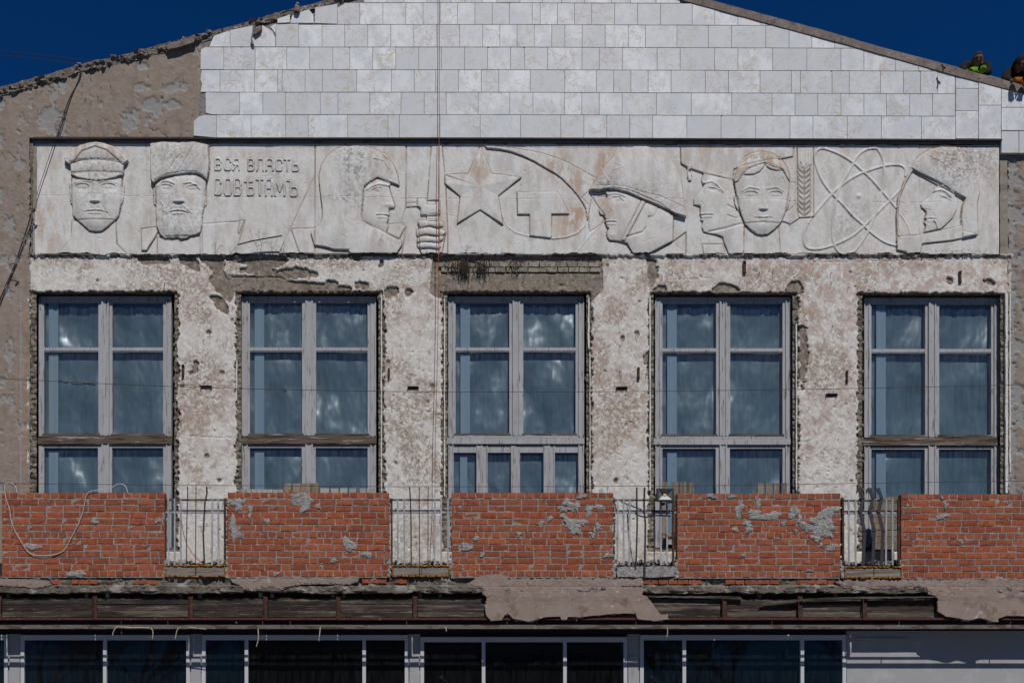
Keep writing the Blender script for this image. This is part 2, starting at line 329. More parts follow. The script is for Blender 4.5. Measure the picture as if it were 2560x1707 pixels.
# glass: real reflection and see-through
def glass_mat(name, tint, ior, dirt, wav=.10):
    m = bpy.data.materials.new(name); m.use_nodes = True; t = m.node_tree; N = t.nodes.new; Lk = t.links.new
    t.nodes.remove(t.nodes['Principled BSDF']); out = t.nodes['Material Output']
    lw = N('ShaderNodeLayerWeight'); lw.inputs[0].default_value = .5
    pw = N('ShaderNodeMath'); pw.operation = 'POWER'; Lk(lw.outputs['Facing'], pw.inputs[0]); pw.inputs[1].default_value = 5
    f0 = ((ior-1)/(ior+1))**2; fr = N('ShaderNodeMath'); fr.operation = 'MULTIPLY_ADD'; Lk(pw.outputs[0], fr.inputs[0]); fr.inputs[1].default_value = 1-f0; fr.inputs[2].default_value = f0
    tr = N('ShaderNodeBsdfTransparent'); tr.inputs[0].default_value = C4(tint)
    gl = N('ShaderNodeBsdfGlossy'); gl.inputs['Roughness'].default_value = .02; gl.inputs[0].default_value = (.85,.85,.85,1)
    g = N('ShaderNodeNewGeometry'); ns = N('ShaderNodeTexNoise'); ns.inputs['Scale'].default_value = 1.6; ns.inputs['Detail'].default_value = 1; Lk(g.outputs['Position'], ns.inputs['Vector'])
    bp = N('ShaderNodeBump'); bp.inputs['Strength'].default_value = wav; bp.inputs['Distance'].default_value = .05; Lk(ns.outputs[0], bp.inputs['Height']); Lk(bp.outputs[0], gl.inputs['Normal'])
    mx = N('ShaderNodeMixShader'); Lk(fr.outputs[0], mx.inputs[0]); Lk(tr.outputs[0], mx.inputs[1]); Lk(gl.outputs[0], mx.inputs[2])
    df = N('ShaderNodeBsdfDiffuse'); df.inputs[0].default_value = (.35,.36,.37,1); m2 = N('ShaderNodeMixShader')
    mp = N('ShaderNodeMapping'); mp.inputs['Scale'].default_value = (9, 1, .9); Lk(g.outputs['Position'], mp.inputs[0])
    n2 = N('ShaderNodeTexNoise'); n2.inputs['Scale'].default_value = 3; n2.inputs['Detail'].default_value = 7; Lk(mp.outputs[0], n2.inputs['Vector'])
    r = N('ShaderNodeMapRange'); Lk(n2.outputs[0], r.inputs[0]); r.inputs[1].default_value = .35; r.inputs[2].default_value = .8; r.inputs[3].default_value = dirt*.5; r.inputs[4].default_value = dirt*3
    Lk(r.outputs[0], m2.inputs[0]); Lk(mx.outputs[0], m2.inputs[1]); Lk(df.outputs[0], m2.inputs[2]); Lk(m2.outputs[0], out.inputs[0]); return m
m_glass = glass_mat('window_glass', (.92,.95,.97), 1.5, .02)
m_gglass = glass_mat('shopfront_glass', (.5,.52,.55), 1.38, .008, .015)
m_film = M('blue_window_film', (.082,.118,.125), [((.10,.14,.147), 1.6, .4, .65, {'st': (2.2,1,.45)}), ((.09,.13,.14), 5, .55, .75, {'st': (3,1,.15), 'amt': .5})], rough=.34, bump=1., bs=1.1, bdist=.30, spec=1., stretch=(1.5,1,.8), objco=True, bdet=3, brg=.35)
m_jambin = M('inner_reveal', (.20,.27,.32), [((.28,.30,.27), 2, .5, .7, {'st': (8,1,.1)})], bump=0, rough=.6)
# ------------------------------------------------------------------ ground, building root
g = MB(); g.box(-60, 60, -60, 40, -.3, 0)
m_ground = M('paving', (.14,.135,.13), [((.10,.098,.095), 3, .45, .6, {})], bump=.4, bs=30)
tag(g.build('ground', m_ground), kind='structure')
bld = empty('building', (0, .3, 0), 'weathered public building with a marble clad gable, mottled plaster wall and five tall blue windows', 'building')
# ------------------------------------------------------------------ the relief frieze
RELY = -.03
fr = empty('relief_frieze', W(1290, 640, RELY), 'long white plaster relief of portraits, star, hammer and sickle and atom above the windows', 'relief')
h = HF(84, 2500, 357, 639, 1.28, RELY)
K = 3.5636
def Z(off, pts): return [(off + x / K, 300 + y / K) for x, y in pts]
names = {0: ('background_panel', m_relief, {})}
def fig(i, name, label): names[i] = (name, m_relief, {'label': label})
fig(1, 'soldier_portrait', 'frontal face of a man in a peaked cap'); fig(2, 'bearded_portrait', 'frontal face of a bearded man in a fur hat')
fig(3, 'lettering', 'raised two line inscription'); fig(4, 'hooded_soldier_profile', 'right-facing profile in a pointed cloth helmet with star')
fig(5, 'hand_with_bayonet', 'fist holding an upright bayonet'); fig(6, 'star', 'large five-pointed star'); fig(7, 'hammer_and_sickle', 'hammer inside a large sickle')
fig(8, 'helmeted_soldier_profile', 'left-facing profile in a steel helmet with chin strap'); fig(9, 'worker_profile', 'left-facing profile of a man in a visor')
fig(10, 'youth_portrait', 'frontal face of a young person with parted hair'); fig(11, 'wheat_ear', 'upright ear of wheat'); fig(12, 'atom', 'three crossing orbits round a nucleus')
fig(13, 'cosmonaut_profile', 'left-facing cosmonaut in an open helmet')
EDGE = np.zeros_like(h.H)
def shape(off, pts, hh, lab=None, bulge=0, r=14, tilt=(0, 0), mode='add', soft=0):
    q = Z(off, pts); m = h.pip(q); cx = sum(p[0] for p in q)/len(q); cy = sum(p[1] for p in q)/len(q)
    mm = m.astype(np.float32) if not soft else sstep(h.blur(m, soft), .25, .75)
    v = hh + tilt[0]*(h.X-cx) + tilt[1]*(h.Y-cy)
    if bulge: v = v + bulge*h.pillow(m, r)
    if mode == 'add': h.H += mm*v
    else: h.H = np.where(m, v, h.H)
    if lab: h.L[m] = lab
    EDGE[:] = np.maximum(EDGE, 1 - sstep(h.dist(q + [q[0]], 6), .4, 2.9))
    return m
def line(off, pts, w, d, soft=1.2): h.stroke(Z(off, pts), w, d, soft)
def bump(off, x, y, rx, ry, d, rot=0): h.blob(off + x/K, 300 + y/K, rx/K, ry/K, d, rot)
def nose(off, x, y0, y1, w0, w1, hh):
    q = Z(off, [(x, y0), (x, y1)]); t = np.clip((h.Y-q[0][1])/(q[1][1]-q[0][1]), 0, 1); ww = (w0+(w1-w0)*t**1.6)/K/2
    v = hh*(.35+.65*t)*np.clip(1-np.abs(h.X-q[0][0])/ww, 0, 1)**.75*((h.Y > q[0][1]) & (h.Y < q[1][1])); h.H += v
    for s in (-1, 1): bump(off, x+s*w1*.36, y1-14, w1*.16, 16, hh*.30)
def eye(off, x, y, rx, ry, s=1, sad=0):
    bump(off, x, y+2, rx*1.05, ry*1.9, -.030)
    bump(off, x, y, rx*.6, ry*.8, .026)
    arc = [(x+rx*math.cos(a), y+sad*math.cos(a)*s*8-ry*math.sin(a)) for a in np.linspace(0, math.pi, 9)]
    line(off, arc, 2.0, .014, 1.2)
    line(off, [(p[0], p[1]+9) for p in arc[1:-1]], 1.6, -.010, 1.0)
    line(off, [(x+rx*.85*math.cos(a), y+ry*.75*math.sin(a)) for a in np.linspace(.2, math.pi-.2, 7)], 1.4, .008, 1)
    bump(off, x, y+1, 10, 10, -.014)
def mouth(off, pts, d=.012):
    line(off, pts, 1.8, -d*1.4, 1.2)
    line(off, [(x, y-9) for x, y in pts[1:-1]] if len(pts) > 3 else [(x, y-9) for x, y in pts], 3.5, d*.8, 3)
    n = len(pts); a = pts[n//4]; b = pts[-1-n//4]; line(off, [(a[0]+12, a[1]+17), (b[0]-12, b[1]+17)], 4.5, d, 4)
# --- first portrait
shape(0, [(640,900),(1032,900),(1042,1108),(1150,1215),(500,1215),(632,1068)], .012, 1)
shape(0, [(618,590),(645,585),(645,755),(630,752)], .022, 1); shape(0, [(1082,598),(1110,600),(1102,700),(1090,752),(1075,752)], .022, 1)
shape(0, [(645,480),(1090,480),(1090,600),(1086,700),(1078,780),(1060,862),(1035,895),(960,965),(912,1000),(860,1006),(800,997),(700,908),(652,860),(645,750),(638,620)], .042, 1, .042, 16, mode='set')
shape(0, [(630,395),(700,372),(860,362),(1010,372),(1110,400),(1100,505),(1060,490),(960,480),(860,476),(770,480),(690,488),(640,504)], .066, 1, .016, 8, mode='set')
shape(0, [(582,358),(650,300),(720,240),(800,222),(865,214),(940,225),(1020,252),(1080,296),(1146,372),(1140,388),(1106,412),(1080,392),(980,374),(860,364),(750,372),(650,396),(628,414),(586,386)], .088, 1, .022, 12, mode='set')
shape(0, [(660,400),(740,300),(860,256),(960,290),(1070,384),(980,372),(860,362),(750,370)], -.012, 1)
shape(0, [(640,500),(690,486),(770,478),(860,475),(960,478),(1060,490),(1098,502),(1040,532),(960,552),(870,560),(780,550),(700,532)], .092, 1, .0, 8, tilt=(0,.0013), mode='set')
eye(0, 742, 600, 62, 22); eye(0, 974, 600, 62, 22, -1)
line(0, [(680,572),(760,560),(828,566)], 5, .014, 5); line(0, [(895,566),(960,560),(1040,574)], 5, .014, 5)
nose(0, 858, 556, 750, 46, 100, .045); mouth(0, [(755,838),(800,828),(858,824),(915,828),(968,846)], .012)
bump(0, 720, 700, 60, 60, .010); bump(0, 1000, 700, 60, 60, .010); bump(0, 858, 945, 90, 45, .014)
line(0, [(790,760),(745,830)], 2, -.006, 3); line(0, [(905,760),(985,880)], 2.2, -.008, 3)
# --- second portrait
shape(0, [(1400,1050),(1780,1040),(1782,1215),(1400,1215)], .008, 2)
shape(0, [(1256,975),(1300,965),(1395,955),(1405,1000),(1382,1052),(1318,1150),(1312,1168),(1262,1168)], .020, 2, tilt=(.0004,.0006))
shape(0, [(1800,930),(2180,900),(2095,1215),(1800,1215)], .006)
shape(0, [(1364,598),(1395,605),(1395,775),(1370,757)], .022, 2); shape(0, [(1828,640),(1840,640),(1838,765),(1805,797),(1812,700)], .020, 2)
mb = shape(0, [(1384,560),(1500,505),(1640,480),(1760,484),(1842,530),(1836,620),(1826,750),(1806,850),(1800,950),(1786,1010),(1768,1020),(1740,1035),(1700,1042),(1665,1064),(1610,1068),(1585,1052),(1540,1062),(1500,1056),(1470,1062),(1430,1030),(1410,985),(1395,940),(1392,780),(1385,650)], .046, 2, .042, 16, mode='set')
hat = shape(0, [(1348,228),(1450,215),(1600,222),(1740,215),(1862,240),(1864,340),(1872,390),(1866,470),(1850,548),(1800,510),(1755,492),(1690,491),(1600,502),(1500,522),(1440,540),(1372,582),(1352,550),(1344,400)], .098, 2, .022, 12, mode='set')
line(0, [(1740,245),(1660,380),(1590,495)], 2, -.016, 2); line(0, [(1610,340),(1560,400),(1535,445)], 2.5, -.018, 2); line(0, [(1450,300),(1400,420),(1380,520)], 3, -.008, 4)
h.H += hat*(fbm(h.X*1.3+h.Y*.9, h.Y*.35-h.X*.2, 7, 5)-.5)*.012
beard = mb & (h.Y > 300+800/K); h.H += beard*(fbm(h.X, h.Y*.35, 5, 8)-.5)*.026
eye(0, 1490, 606, 52, 20, 1, .8); eye(0, 1720, 612, 52, 20, -1, .8)
line(0, [(1410,606),(1448,560),(1500,560),(1562,584)], 4, .018, 4); line(0, [(1648,582),(1700,572),(1750,592),(1785,628)], 4, .018, 4)
nose(0, 1602, 536, 752, 46, 112, .048); mouth(0, [(1486,862),(1530,836),(1590,826),(1640,832),(1684,848)], .014)
line(0, [(1440,740),(1470,790),(1465,830)], 3, .012, 3); line(0, [(1560,780),(1490,830)], 3, .010, 3); line(0, [(1640,780),(1720,850)], 3, .010, 3)
# --- inscription (strokes of the letters, in the second zoom's coordinates)
G = {'В': ([[(0,0),(0,1),(.8,1),(1,.85),(1,.62),(.8,.5),(.95,.35),(.95,.15),(.75,0),(0,0)], [(0,.5),(.8,.5)]]),
 'С': ([[(1,.28),(1,.12),(.85,0),(.15,0),(0,.14),(0,.86),(.15,1),(.85,1),(1,.88),(1,.74)]]),
 'Я': ([[(1,1),(1,0),(.25,0),(.05,.14),(.05,.4),(.25,.53),(1,.53)], [(.55,.53),(0,1)]]),
 'Л': ([[(0,1),(.15,.85),(.15,0),(1,0),(1,1)]]), 'А': ([[(0,1),(0,.15),(.2,0),(.8,0),(1,.15),(1,1)], [(0,.55),(1,.55)]]),
 'Т': ([[(0,0),(1,0)], [(.5,0),(.5,1)]]), 'Ь': ([[(.1,0),(.1,1),(.85,1),(1,.85),(1,.6),(.85,.46),(.1,.46)]]),
 'Ъ': ([[(0,.05),(.35,.05),(.35,1),(.88,1),(1,.85),(1,.6),(.88,.46),(.35,.46)]]), 'О': ([[(.15,0),(.85,0),(1,.14),(1,.86),(.85,1),(.15,1),(0,.86),(0,.14),(.15,0)]]),
 'Ѣ': ([[(.35,-.14),(.35,1),(.88,1),(1,.85),(1,.6),(.88,.5),(.35,.5)], [(.0,.16),(.8,.16)]]), 'М': ([[(0,1),(0,0),(.1,0),(.5,.75),(.9,0),(1,0),(1,1)]])}
def word(items, ya, yb, xa0=-230, xb0=525, ht=112):
    for ch, a, b in items:
        t = (a - xa0) / (xb0 - xa0); y0 = ya + (yb - ya)*t; a += 7; b -= 7
        for pl in G[ch]:
            q = Z(600, [(a+(b-a)*u, y0+8+v*(ht-16)) for u, v in pl]); d = h.dist(q, 8)
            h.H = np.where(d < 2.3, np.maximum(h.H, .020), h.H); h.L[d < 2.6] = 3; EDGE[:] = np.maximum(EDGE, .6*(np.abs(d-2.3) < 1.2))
word([('В',-228,-163),('С',-143,-78),('Я',-68,-2),('В',65,130),('Л',143,212),('А',226,300),('С',316,380),('Т',385,452),('Ь',460,526)], 340, 350, ht=115)
word([('С',-232,-165),('О',-143,-73),('В',-55,15),('Ѣ',34,130),('Т',140,210),('А',222,292),('М',306,402),('Ъ',415,518)], 520, 532, ht=156)
# --- banner staff
q = Z(600, [(668,490),(345,1195)]); 
shape(600, [(668,490),(345,1195),(640,1195),(664,1195)], .018, tilt=(-.00018,0)); shape(600, [(455,978),(665,966),(665,1195),(532,1195)], .010)
shape(600, [(0,900),(42,895),(-10,1020),(-20,1000)], .008)
# --- hooded profile
hood = [(845,268),(770,338),(725,410),(703,500),(705,570),(720,700),(733,800),(733,880),(715,930),(640,1000),(632,1016),(662,1122),(760,1140),(840,1162),(965,1165),(985,1198),(1395,1198),(1440,1130),(1445,1090),(1420,1060),(1300,1005),(1180,950),(1095,900),(1085,850),(1100,700),(1105,600),(1165,555),(1225,520),(1345,565),(1420,594),(1405,500),(1380,430),(1345,370),(1290,310),(1180,258),(1050,238),(920,242)]
shape(600, [(1325,930),(1455,925),(1475,955),(1415,1068),(1300,1010)], .018, 4)
shape(600, [(1225,510),(1345,565),(1340,585),(1328,600),(1345,660),(1365,715),(1382,772),(1372,796),(1332,798),(1326,820),(1334,835),(1328,858),(1318,868),(1326,885),(1310,926),(1326,955),(1303,1008),(1180,955),(1090,905),(1080,850),(1095,700),(1100,600)], .018, 4, .028, 12, tilt=(.00012,0))
shape(600, hood, .042, 4, .022, 22)
line(600, [(1135,628),(1180,598),(1235,582),(1330,592)], 5, .018, 4); line(600, [(1150,645),(1195,618),(1250,606),(1262,612)], 2, .014, 1.5)
bump(600, 1215, 640, 50, 22, -.012); bump(600, 1235, 632, 22, 14, .014); bump(600, 1308, 768, 34, 18, .016); bump(600, 1355, 770, 22, 22, .016)
mouth(600, [(1218,858),(1270,856),(1330,860)], .010); bump(600, 1290, 905, 25, 16, .008)
line(600, [(1195,355),(1285,375),(1330,452),(1342,378),(1240,290)], 1.8, .012, 1.2); line(600, [(1195,355),(1250,352),(1240,290)], 1.5, .010, 1.2)
shape(600, [(668,230),(1480,222),(1476,780),(1430,930),(1480,960),(1440,1198),(668,1198)], .004)
# --- bayonet, guard and fist
shape(600, [(1703,236),(1772,236),(1770,720),(1668,720)], .020, 5, tilt=(.0006,0)); shape(600, [(1772,236),(1800,240),(1832,560),(1840,760),(1850,1000),(1850,1198),(1775,1198)], .030, 5, tilt=(-.0008,0))
shape(600, [(1478,745),(1580,735),(1580,775),(1478,782)], .010)
shape(600, [(1580,702),(1665,706),(1665,760),(1740,764),(1745,735),(1780,735),(1785,850),(1610,856),(1608,795),(1575,770)], .034, 5, .01, 5)
shape(600, [(1660,850),(1780,846),(1780,905),(1660,905)], .020, 5)
fing = [[(1580,905),(1640,900),(1700,893),(1770,900),(1815,925),(1812,968),(1770,975),(1690,955),(1600,975),(1592,940),(1578,935)],
 [(1572,985),(1620,972),(1690,962),(1770,982),(1835,1005),(1830,1030),(1800,1050),(1740,1042),(1660,1030),(1590,1045),(1570,1035)],
 [(1580,1050),(1650,1038),(1740,1050),(1815,1045),(1808,1085),(1780,1105),(1700,1095),(1600,1102),(1575,1090)],
 [(1575,1105),(1640,1098),(1720,1102),(1785,1110),(1790,1150),(1760,1162),(1690,1150),(1610,1155),(1582,1140)]]
shape(600, [(1590,900),(1810,930),(1835,1005),(1800,1198),(1615,1198),(1600,1150)], .030, 5)
for f_ in fing: shape(600, f_, .018, 5, .018, 4)
line(1080, [(145,480),(145,850)], 1.6, -.006); line(1080, [(108,850),(210,855),(215,700)], 1.6, -.006)
# --- star: faceted
T = [(430,238),(527,480),(797,518),(590,682),(632,942),(428,806),(222,932),(249,686),(112,575),(112,492),(320,482)]
ms = shape(1080, T, .018, 6); c0 = (424,600)
for k in range(len(T)):
    a, b = T[k], T[(k+1) % len(T)]; tri = Z(1080, [c0, a, b]); m = h.pip(tri)
    tipa = k in (0,2,4,6,8,9)
    q = Z(1080, [c0, a if tipa else b])
    dx, dy = q[1][0]-q[0][0], q[1][1]-q[0][1]; L_ = math.hypot(dx, dy); dd = np.abs((h.X-q[0][0])*dy-(h.Y-q[0][1])*dx)/L_
    h.H += m*np.clip(.022-dd*.00075, 0, .03)
line(1080, [(235,950),(282,1192)], 2, .007); line(1080, [(628,950),(552,1192)], 2, .007)
# --- sickle and hammer
inner = [(465,235),(490,258),(600,270),(700,290),(800,325),(900,370),(1000,430),(1090,480),(1160,530),(1240,610),(1300,680),(1340,740),(1370,800),(1378,870)]
shape(1080, inner + [(1385,900),(1420,700),(1396,640),(1470,530),(1385,478),(1300,432),(1200,380),(1110,342),(980,300),(870,278),(700,252),(560,240)], .026, 7, tilt=(-.00006,0))
line(1080, [(1378,870),(1360,945),(1300,1008),(1200,1045),(1065,1060)], 2.6, .016); line(1080, [(600,700),(625,850),(665,945),(740,1002),(868,1037)], 2.6, .010)
shape(1080, [(755,645),(1112,645),(1150,700),(1182,762),(1222,845),(1065,846),(1062,1060),(870,1037),(868,848),(760,848)], .030, 7)
# --- helmeted soldier
shape(1080, [(1395,640),(1330,700),(1395,760),(1400,1000),(1510,930),(1540,860)], -.006)
line(1080, [(1512,930),(1400,1040),(1280,1188)], 2.2, .010)
shape(1080, [(2150,1082),(2262,1000),(2262,1195),(1930,1198)], -.012)
shape(1080, [(1545,640),(1545,655),(1560,690),(1530,742),(1487,815),(1497,845),(1535,858),(1538,880),(1548,892),(1534,912),(1550,925),(1545,940),(1556,960),(1572,975),(1552,1002),(1558,1050),(1578,1078),(1680,1090),(1732,1105),(1760,1150),(1790,1196),(1930,1198),(2145,1082),(2150,850),(2020,760),(1860,690),(1740,640),(1600,620)], .030, 8, .030, 16)
shape(1080, [(1396,632),(1440,560),(1480,500),(1540,410),(1620,330),(1700,276),(1800,246),(1900,246),(2000,270),(2100,330),(2170,420),(2215,530),(2235,680),(2252,800),(2262,878),(2160,850),(2020,778),(1860,718),(1740,662),(1640,634),(1560,626),(1480,640)], .062, 8, .036, 30, mode='set')
shape(1080, [(1396,632),(1440,606),(1500,596),(1580,597),(1720,614),(1860,660),(2020,700),(2235,790),(2262,878),(2160,850),(2020,778),(1860,718),(1740,662),(1640,634),(1560,626),(1480,640)], .020, 8)
shape(1080, [(1864,722),(1898,740),(1716,1088),(1680,1080)], .014, 8)
line(1080, [(1925,880),(1912,960),(1870,1012),(1730,1052)], 4, -.020, 5); line(1080, [(1930,872),(1965,876),(1985,850),(2012,788)], 2.2, -.014, 2); bump(1080, 1945, 820, 22, 40, .014)
bump(1080, 1640, 715, 55, 30, -.016); bump(1080, 1650, 716, 20, 14, .014); line(1080, [(1610,690),(1660,692),(1705,728)], 2, .016, 1.5); line(1080, [(1560,668),(1640,664),(1720,690)], 4, .014, 4)
line(1080, [(1575,800),(1595,830),(1570,845)], 2, -.010, 2); mouth(1080, [(1540,916),(1580,914),(1636,920)], .010); bump(1080, 1600, 1035, 40, 28, .012)
line(1080, [(1630,398),(1700,432),(1608,462)], 1.6, .009); line(1080, [(1520,488),(1572,562)], 1.6, .009); line(1080, [(1665,300),(1630,398)], 1.5, .008)
line(1080, [(1400,640),(1470,672),(1560,692)], 2, -.010, 1.6); line(1080, [(2152,870),(2260,882)], 2.4, -.014, 2); line(1080, [(1960,280),(2015,420),(2018,600)], 1.5, .006)
# --- worker
shape(1660, [(145,252),(1150,246),(1150,330),(620,440),(608,542),(480,508),(360,484),(205,428),(150,396)], .026, 9, tilt=(-.00006,0))
shape(1660, [(205,430),(248,434),(243,548),(210,545)], .030, 9); shape(1660, [(214,452),(236,452),(234,480),(216,480)], -.02, 9)
shape(1660, [(350,480),(330,548),(340,576),(358,580),(330,630),(262,712),(262,762),(320,778),(318,845),(328,880),(320,896),(346,912),(332,955),(352,1003),(400,1015),(470,1030),(520,1050),(535,1105),(575,1200),(705,1200),(712,940),(670,840),(640,700),(608,540)], .026, 9, .022, 14)
shape(1660, [(335,1108),(520,1108),(545,1200),(355,1200)], .008)
line(1660, [(345,572),(420,556),(470,590),(520,650)], 4, .016, 4); bump(1660, 430, 625, 40, 20, -.016); line(1660, [(395,602),(398,648)], 2, .008, 2); line(1660, [(395,606),(450,612),(490,636)], 2, .012, 1.5)
line(1660, [(325,735),(352,765),(300,770)], 2, -.010, 2); mouth(1660, [(322,854),(370,852),(428,853)], .010); line(1660, [(400,1002),(540,975),(690,930)], 4.5, -.018, 5)
line(1660, [(560,765),(620,795),(668,822)], 2.2, -.014); line(1660, [(555,855),(640,884),(682,858)], 2.2, -.014); line(1660, [(605,575),(580,680),(560,765)], 2, .008)
# --- youth
shape(1660, [(712,930),(1020,930),(1036,1200),(708,1200)], .016, 10)
shape(1660, [(616,700),(650,700),(668,830),(650,815),(625,770)], .022, 10); shape(1660, [(1120,700),(1092,700),(1075,830),(1095,800),(1112,760)], .022, 10)
shape(1660, [(1070,830),(1168,765),(1168,560),(1120,560)], .010)
shape(1660, [(1042,905),(1075,830),(1168,766),(1200,870),(1200,885),(1160,910),(1125,932),(1090,918)], .014)
shape(1660, [(616,540),(650,430),(750,350),(870,310),(990,350),(1085,430),(1118,540),(1110,640),(1105,690),(1085,812),(1045,910),(1020,945),(975,990),(920,1028),(868,1035),(820,1028),(760,985),(715,938),(680,850),(648,745),(632,640)], .052, 10, .044, 18, mode='set')
shape(1660, [(608,530),(628,440),(700,350),(780,304),(860,288),(950,304),(1040,350),(1100,430),(1122,512),(1112,566),(1085,530),(1045,462),(960,440),(885,405),(820,425),(740,455),(690,500),(655,560),(618,575)], .018, 10, .012, 8)
shape(1660, [(690,504),(720,470),(790,432),(885,408),(870,450),(840,485),(790,510),(730,513)], .014, 10, .008, 4); shape(1660, [(885,408),(960,425),(1040,468),(985,474),(930,462),(900,440)], .014, 10, .008, 4)
eye(1660, 763, 672, 60, 24); eye(1660, 982, 672, 60, 24, -1); line(1660, [(690,650),(750,618),(830,632)], 4, .012, 5); line(1660, [(905,632),(985,618),(1050,650)], 4, .012, 5)
nose(1660, 872, 620, 820, 40, 88, .042); mouth(1660, [(794,890),(840,890),(870,893),(905,890),(952,890)], .011); bump(1660, 870, 975, 70, 35, .010)
# --- wheat
shape(1660, [(1186,248),(1330,248),(1332,868),(1200,876),(1188,830)], .014, 11); line(1660, [(1158,250),(1166,760)], 1.6, -.010, 1.4)
for x in (1190, 1215, 1262, 1288, 1310): line(1660, [(x,250),(x,398 if x != 1215 else 380)], 2.2, .010, 1.5)
line(1660, [(1216,376),(1243,425),(1270,376)], 2.4, .012, 1.5)
for k in range(9):
    y = 405 + k*47
    shape(1660, [(1188,y),(1244,y+42),(1244,y+82),(1194,y+38)], .008, 11, tilt=(.0010,-.0014)); shape(1660, [(1304,y),(1248,y+42),(1248,y+82),(1298,y+38)], .014, 11, tilt=(-.0006,-.0014))
# --- atom
orb = [[(1000,1120),(920,1098),(850,1060),(760,990),(700,930),(620,860),(520,750),(420,650),(340,540),(292,430),(273,345),(290,278),(340,256),(420,275),(520,320),(620,385),(700,455),(780,530),(860,620),(930,700),(1000,785)],
 [(830,258),(868,320),(888,400),(882,560),(840,760),(792,890),(750,990),(680,1110),(600,1190),(515,1198),(450,1120),(430,1000),(440,850),(480,650),(540,530),(600,420),(650,330),(720,272),(790,255),(830,258)],
 [(1082,500),(1078,440),(1050,412),(1000,402),(900,410),(760,450),(620,510),(480,610),(400,690),(280,830),(210,930),(175,1040),(190,1120),(240,1150),(340,1145),(470,1105),(600,1040),(700,960),(830,830),(940,720),(1040,620)]]
def smooth(p, n=5):
    out = []
    for i in range(len(p)-1):
        p0, p1, p2, p3 = p[max(i-1,0)], p[i], p[i+1], p[min(i+2,len(p)-1)]
        for j in range(n):
            t = j/n; out.append(tuple(.5*((2*p1[k])+(-p0[k]+p2[k])*t+(2*p0[k]-5*p1[k]+4*p2[k]-p3[k])*t*t+(-p0[k]+3*p1[k]-3*p2[k]+p3[k])*t**3) for k in (0,1)))
    return out + [p[-1]]
base = h.H.copy(); rid = np.zeros_like(h.H)
for o_ in orb:
    d = h.dist(Z(1960, smooth(o_)), 8); rid = np.maximum(rid, .017*(1-sstep(d, 2.0, 3.4)))
h.H += rid; h.L[(rid > .004)] = 12
bump(1960, 665, 680, 19, 19, .026); h.L[h.dist(Z(1960, [(665,680),(665.1,680)]), 9) < 6] = 12
# --- cosmonaut
shape(1960, [(1130,430),(1150,380),(1200,320),(1290,268),(1400,244),(1600,244),(1925,244),(1925,1205),(1095,1205),(1082,1182),(1000,1165),(1000,1046),(995,860),(1010,700),(1060,565)], .010, 13)
shape(1960, [(1124,430),(1150,380),(1200,320),(1290,268),(1400,244),(1560,250),(1640,330),(1740,650),(1715,760),(1725,1030),(1580,1060),(1580,945),(1572,870),(1582,780),(1610,706),(1370,560),(1170,462)], .030, 13, .018, 16)
shape(1960, [(1142,462),(1085,560),(1036,680),(1016,800),(1010,900),(1030,1036),(1220,1022),(1580,945),(1572,870),(1582,780),(1606,712),(1370,584)], -.020, 13)
line(1960, [(1135,445),(1072,560),(1022,690),(1005,860),(1020,1036)], 7, .030, 2)
shape(1960, [(1375,585),(1335,612),(1333,650),(1290,692),(1218,748),(1222,782),(1262,815),(1265,842),(1250,880),(1268,896),(1243,915),(1262,942),(1246,1005),(1400,975),(1500,880),(1540,800),(1545,730),(1505,640),(1430,582)], .022, 13, .022, 12)
line(1960, [(1336,636),(1400,630),(1440,650),(1480,690)], 4.5, .020, 4); bump(1960, 1430, 705, 45, 20, -.012); line(1960, [(1390,675),(1393,725)], 1.8, .010); line(1960, [(1393,682),(1430,690),(1482,720)], 2, .012)
line(1960, [(1262,800),(1298,812)], 2, -.010, 2); mouth(1960, [(1250,884),(1290,884),(1342,890)], .008); line(1960, [(1330,902),(1352,930),(1368,982)], 3, .016, 2)
shape(1960, [(1000,1045),(1120,1040),(1220,1022),(1400,985),(1580,945),(1580,1000),(1720,1030),(1500,1080),(1225,1112),(1210,1205),(1095,1205),(1080,1182),(1002,1165)], .026, 13)
line(1960, [(1240,1108),(1480,1085),(1725,1032)], 2.2, -.010, 2); line(1960, [(1028,830),(1075,890),(1110,960),(1125,1010)], 2.2, .010)
for k in range(4):
    x0, y0 = 1318+k*58, 282+k*10
    pl = [(42,8),(30,0),(10,0),(0,14),(0,50),(12,64),(32,64),(42,54)] if k < 3 else [(0,70),(0,0),(34,0),(42,12),(42,28),(32,38),(0,38)]
    line(1960, [(x0+a+ -b*.35, y0+b+a*.35) for a, b in pl], 2.4, .008, 1.6)
line(1960, [(1250,305),(1420,400),(1600,540)], 1.8, .008, 1.6)
h.H -= EDGE*.009
# --- joints, cracks, ragged rim, roughness
for xx, ya, yb in ((238,560,640),(365,360,640),(527,360,640),(663,360,640),(787,360,500),(1015,362,520),(1199,360,640),(1327,362,490),(1470,362,640),(1647,520,640),(1716,362,640),(1810,362,640),(2170,440,640),(2297,362,640),(2415,362,520)):
    p = [(xx + random.uniform(-1,1), y) for y in np.arange(ya, yb, 14)]
    if len(p) > 1: h.stroke(p, 1.5, -.010, 1)
p = [(x, 489 + (x-90)*.0079 + random.uniform(-1.1,1.1)) for x in np.arange(90, 2500, 13)]; 
for k in range(0, len(p)-6, 7):
    if random.random() < .8: h.stroke(p[k:k+7], 1.4, -random.uniform(.003,.009), 1)
for k in range(26):
    x, y = random.uniform(100, 2480), random.uniform(380, 630); a = random.uniform(0, 6.3); p = [(x, y)]
    for j in range(7): a += random.uniform(-.7,.7); x += 6*math.cos(a); y += 6*math.sin(a); p.append((x, y))
    h.stroke(p, 1.2, -.006, .8)
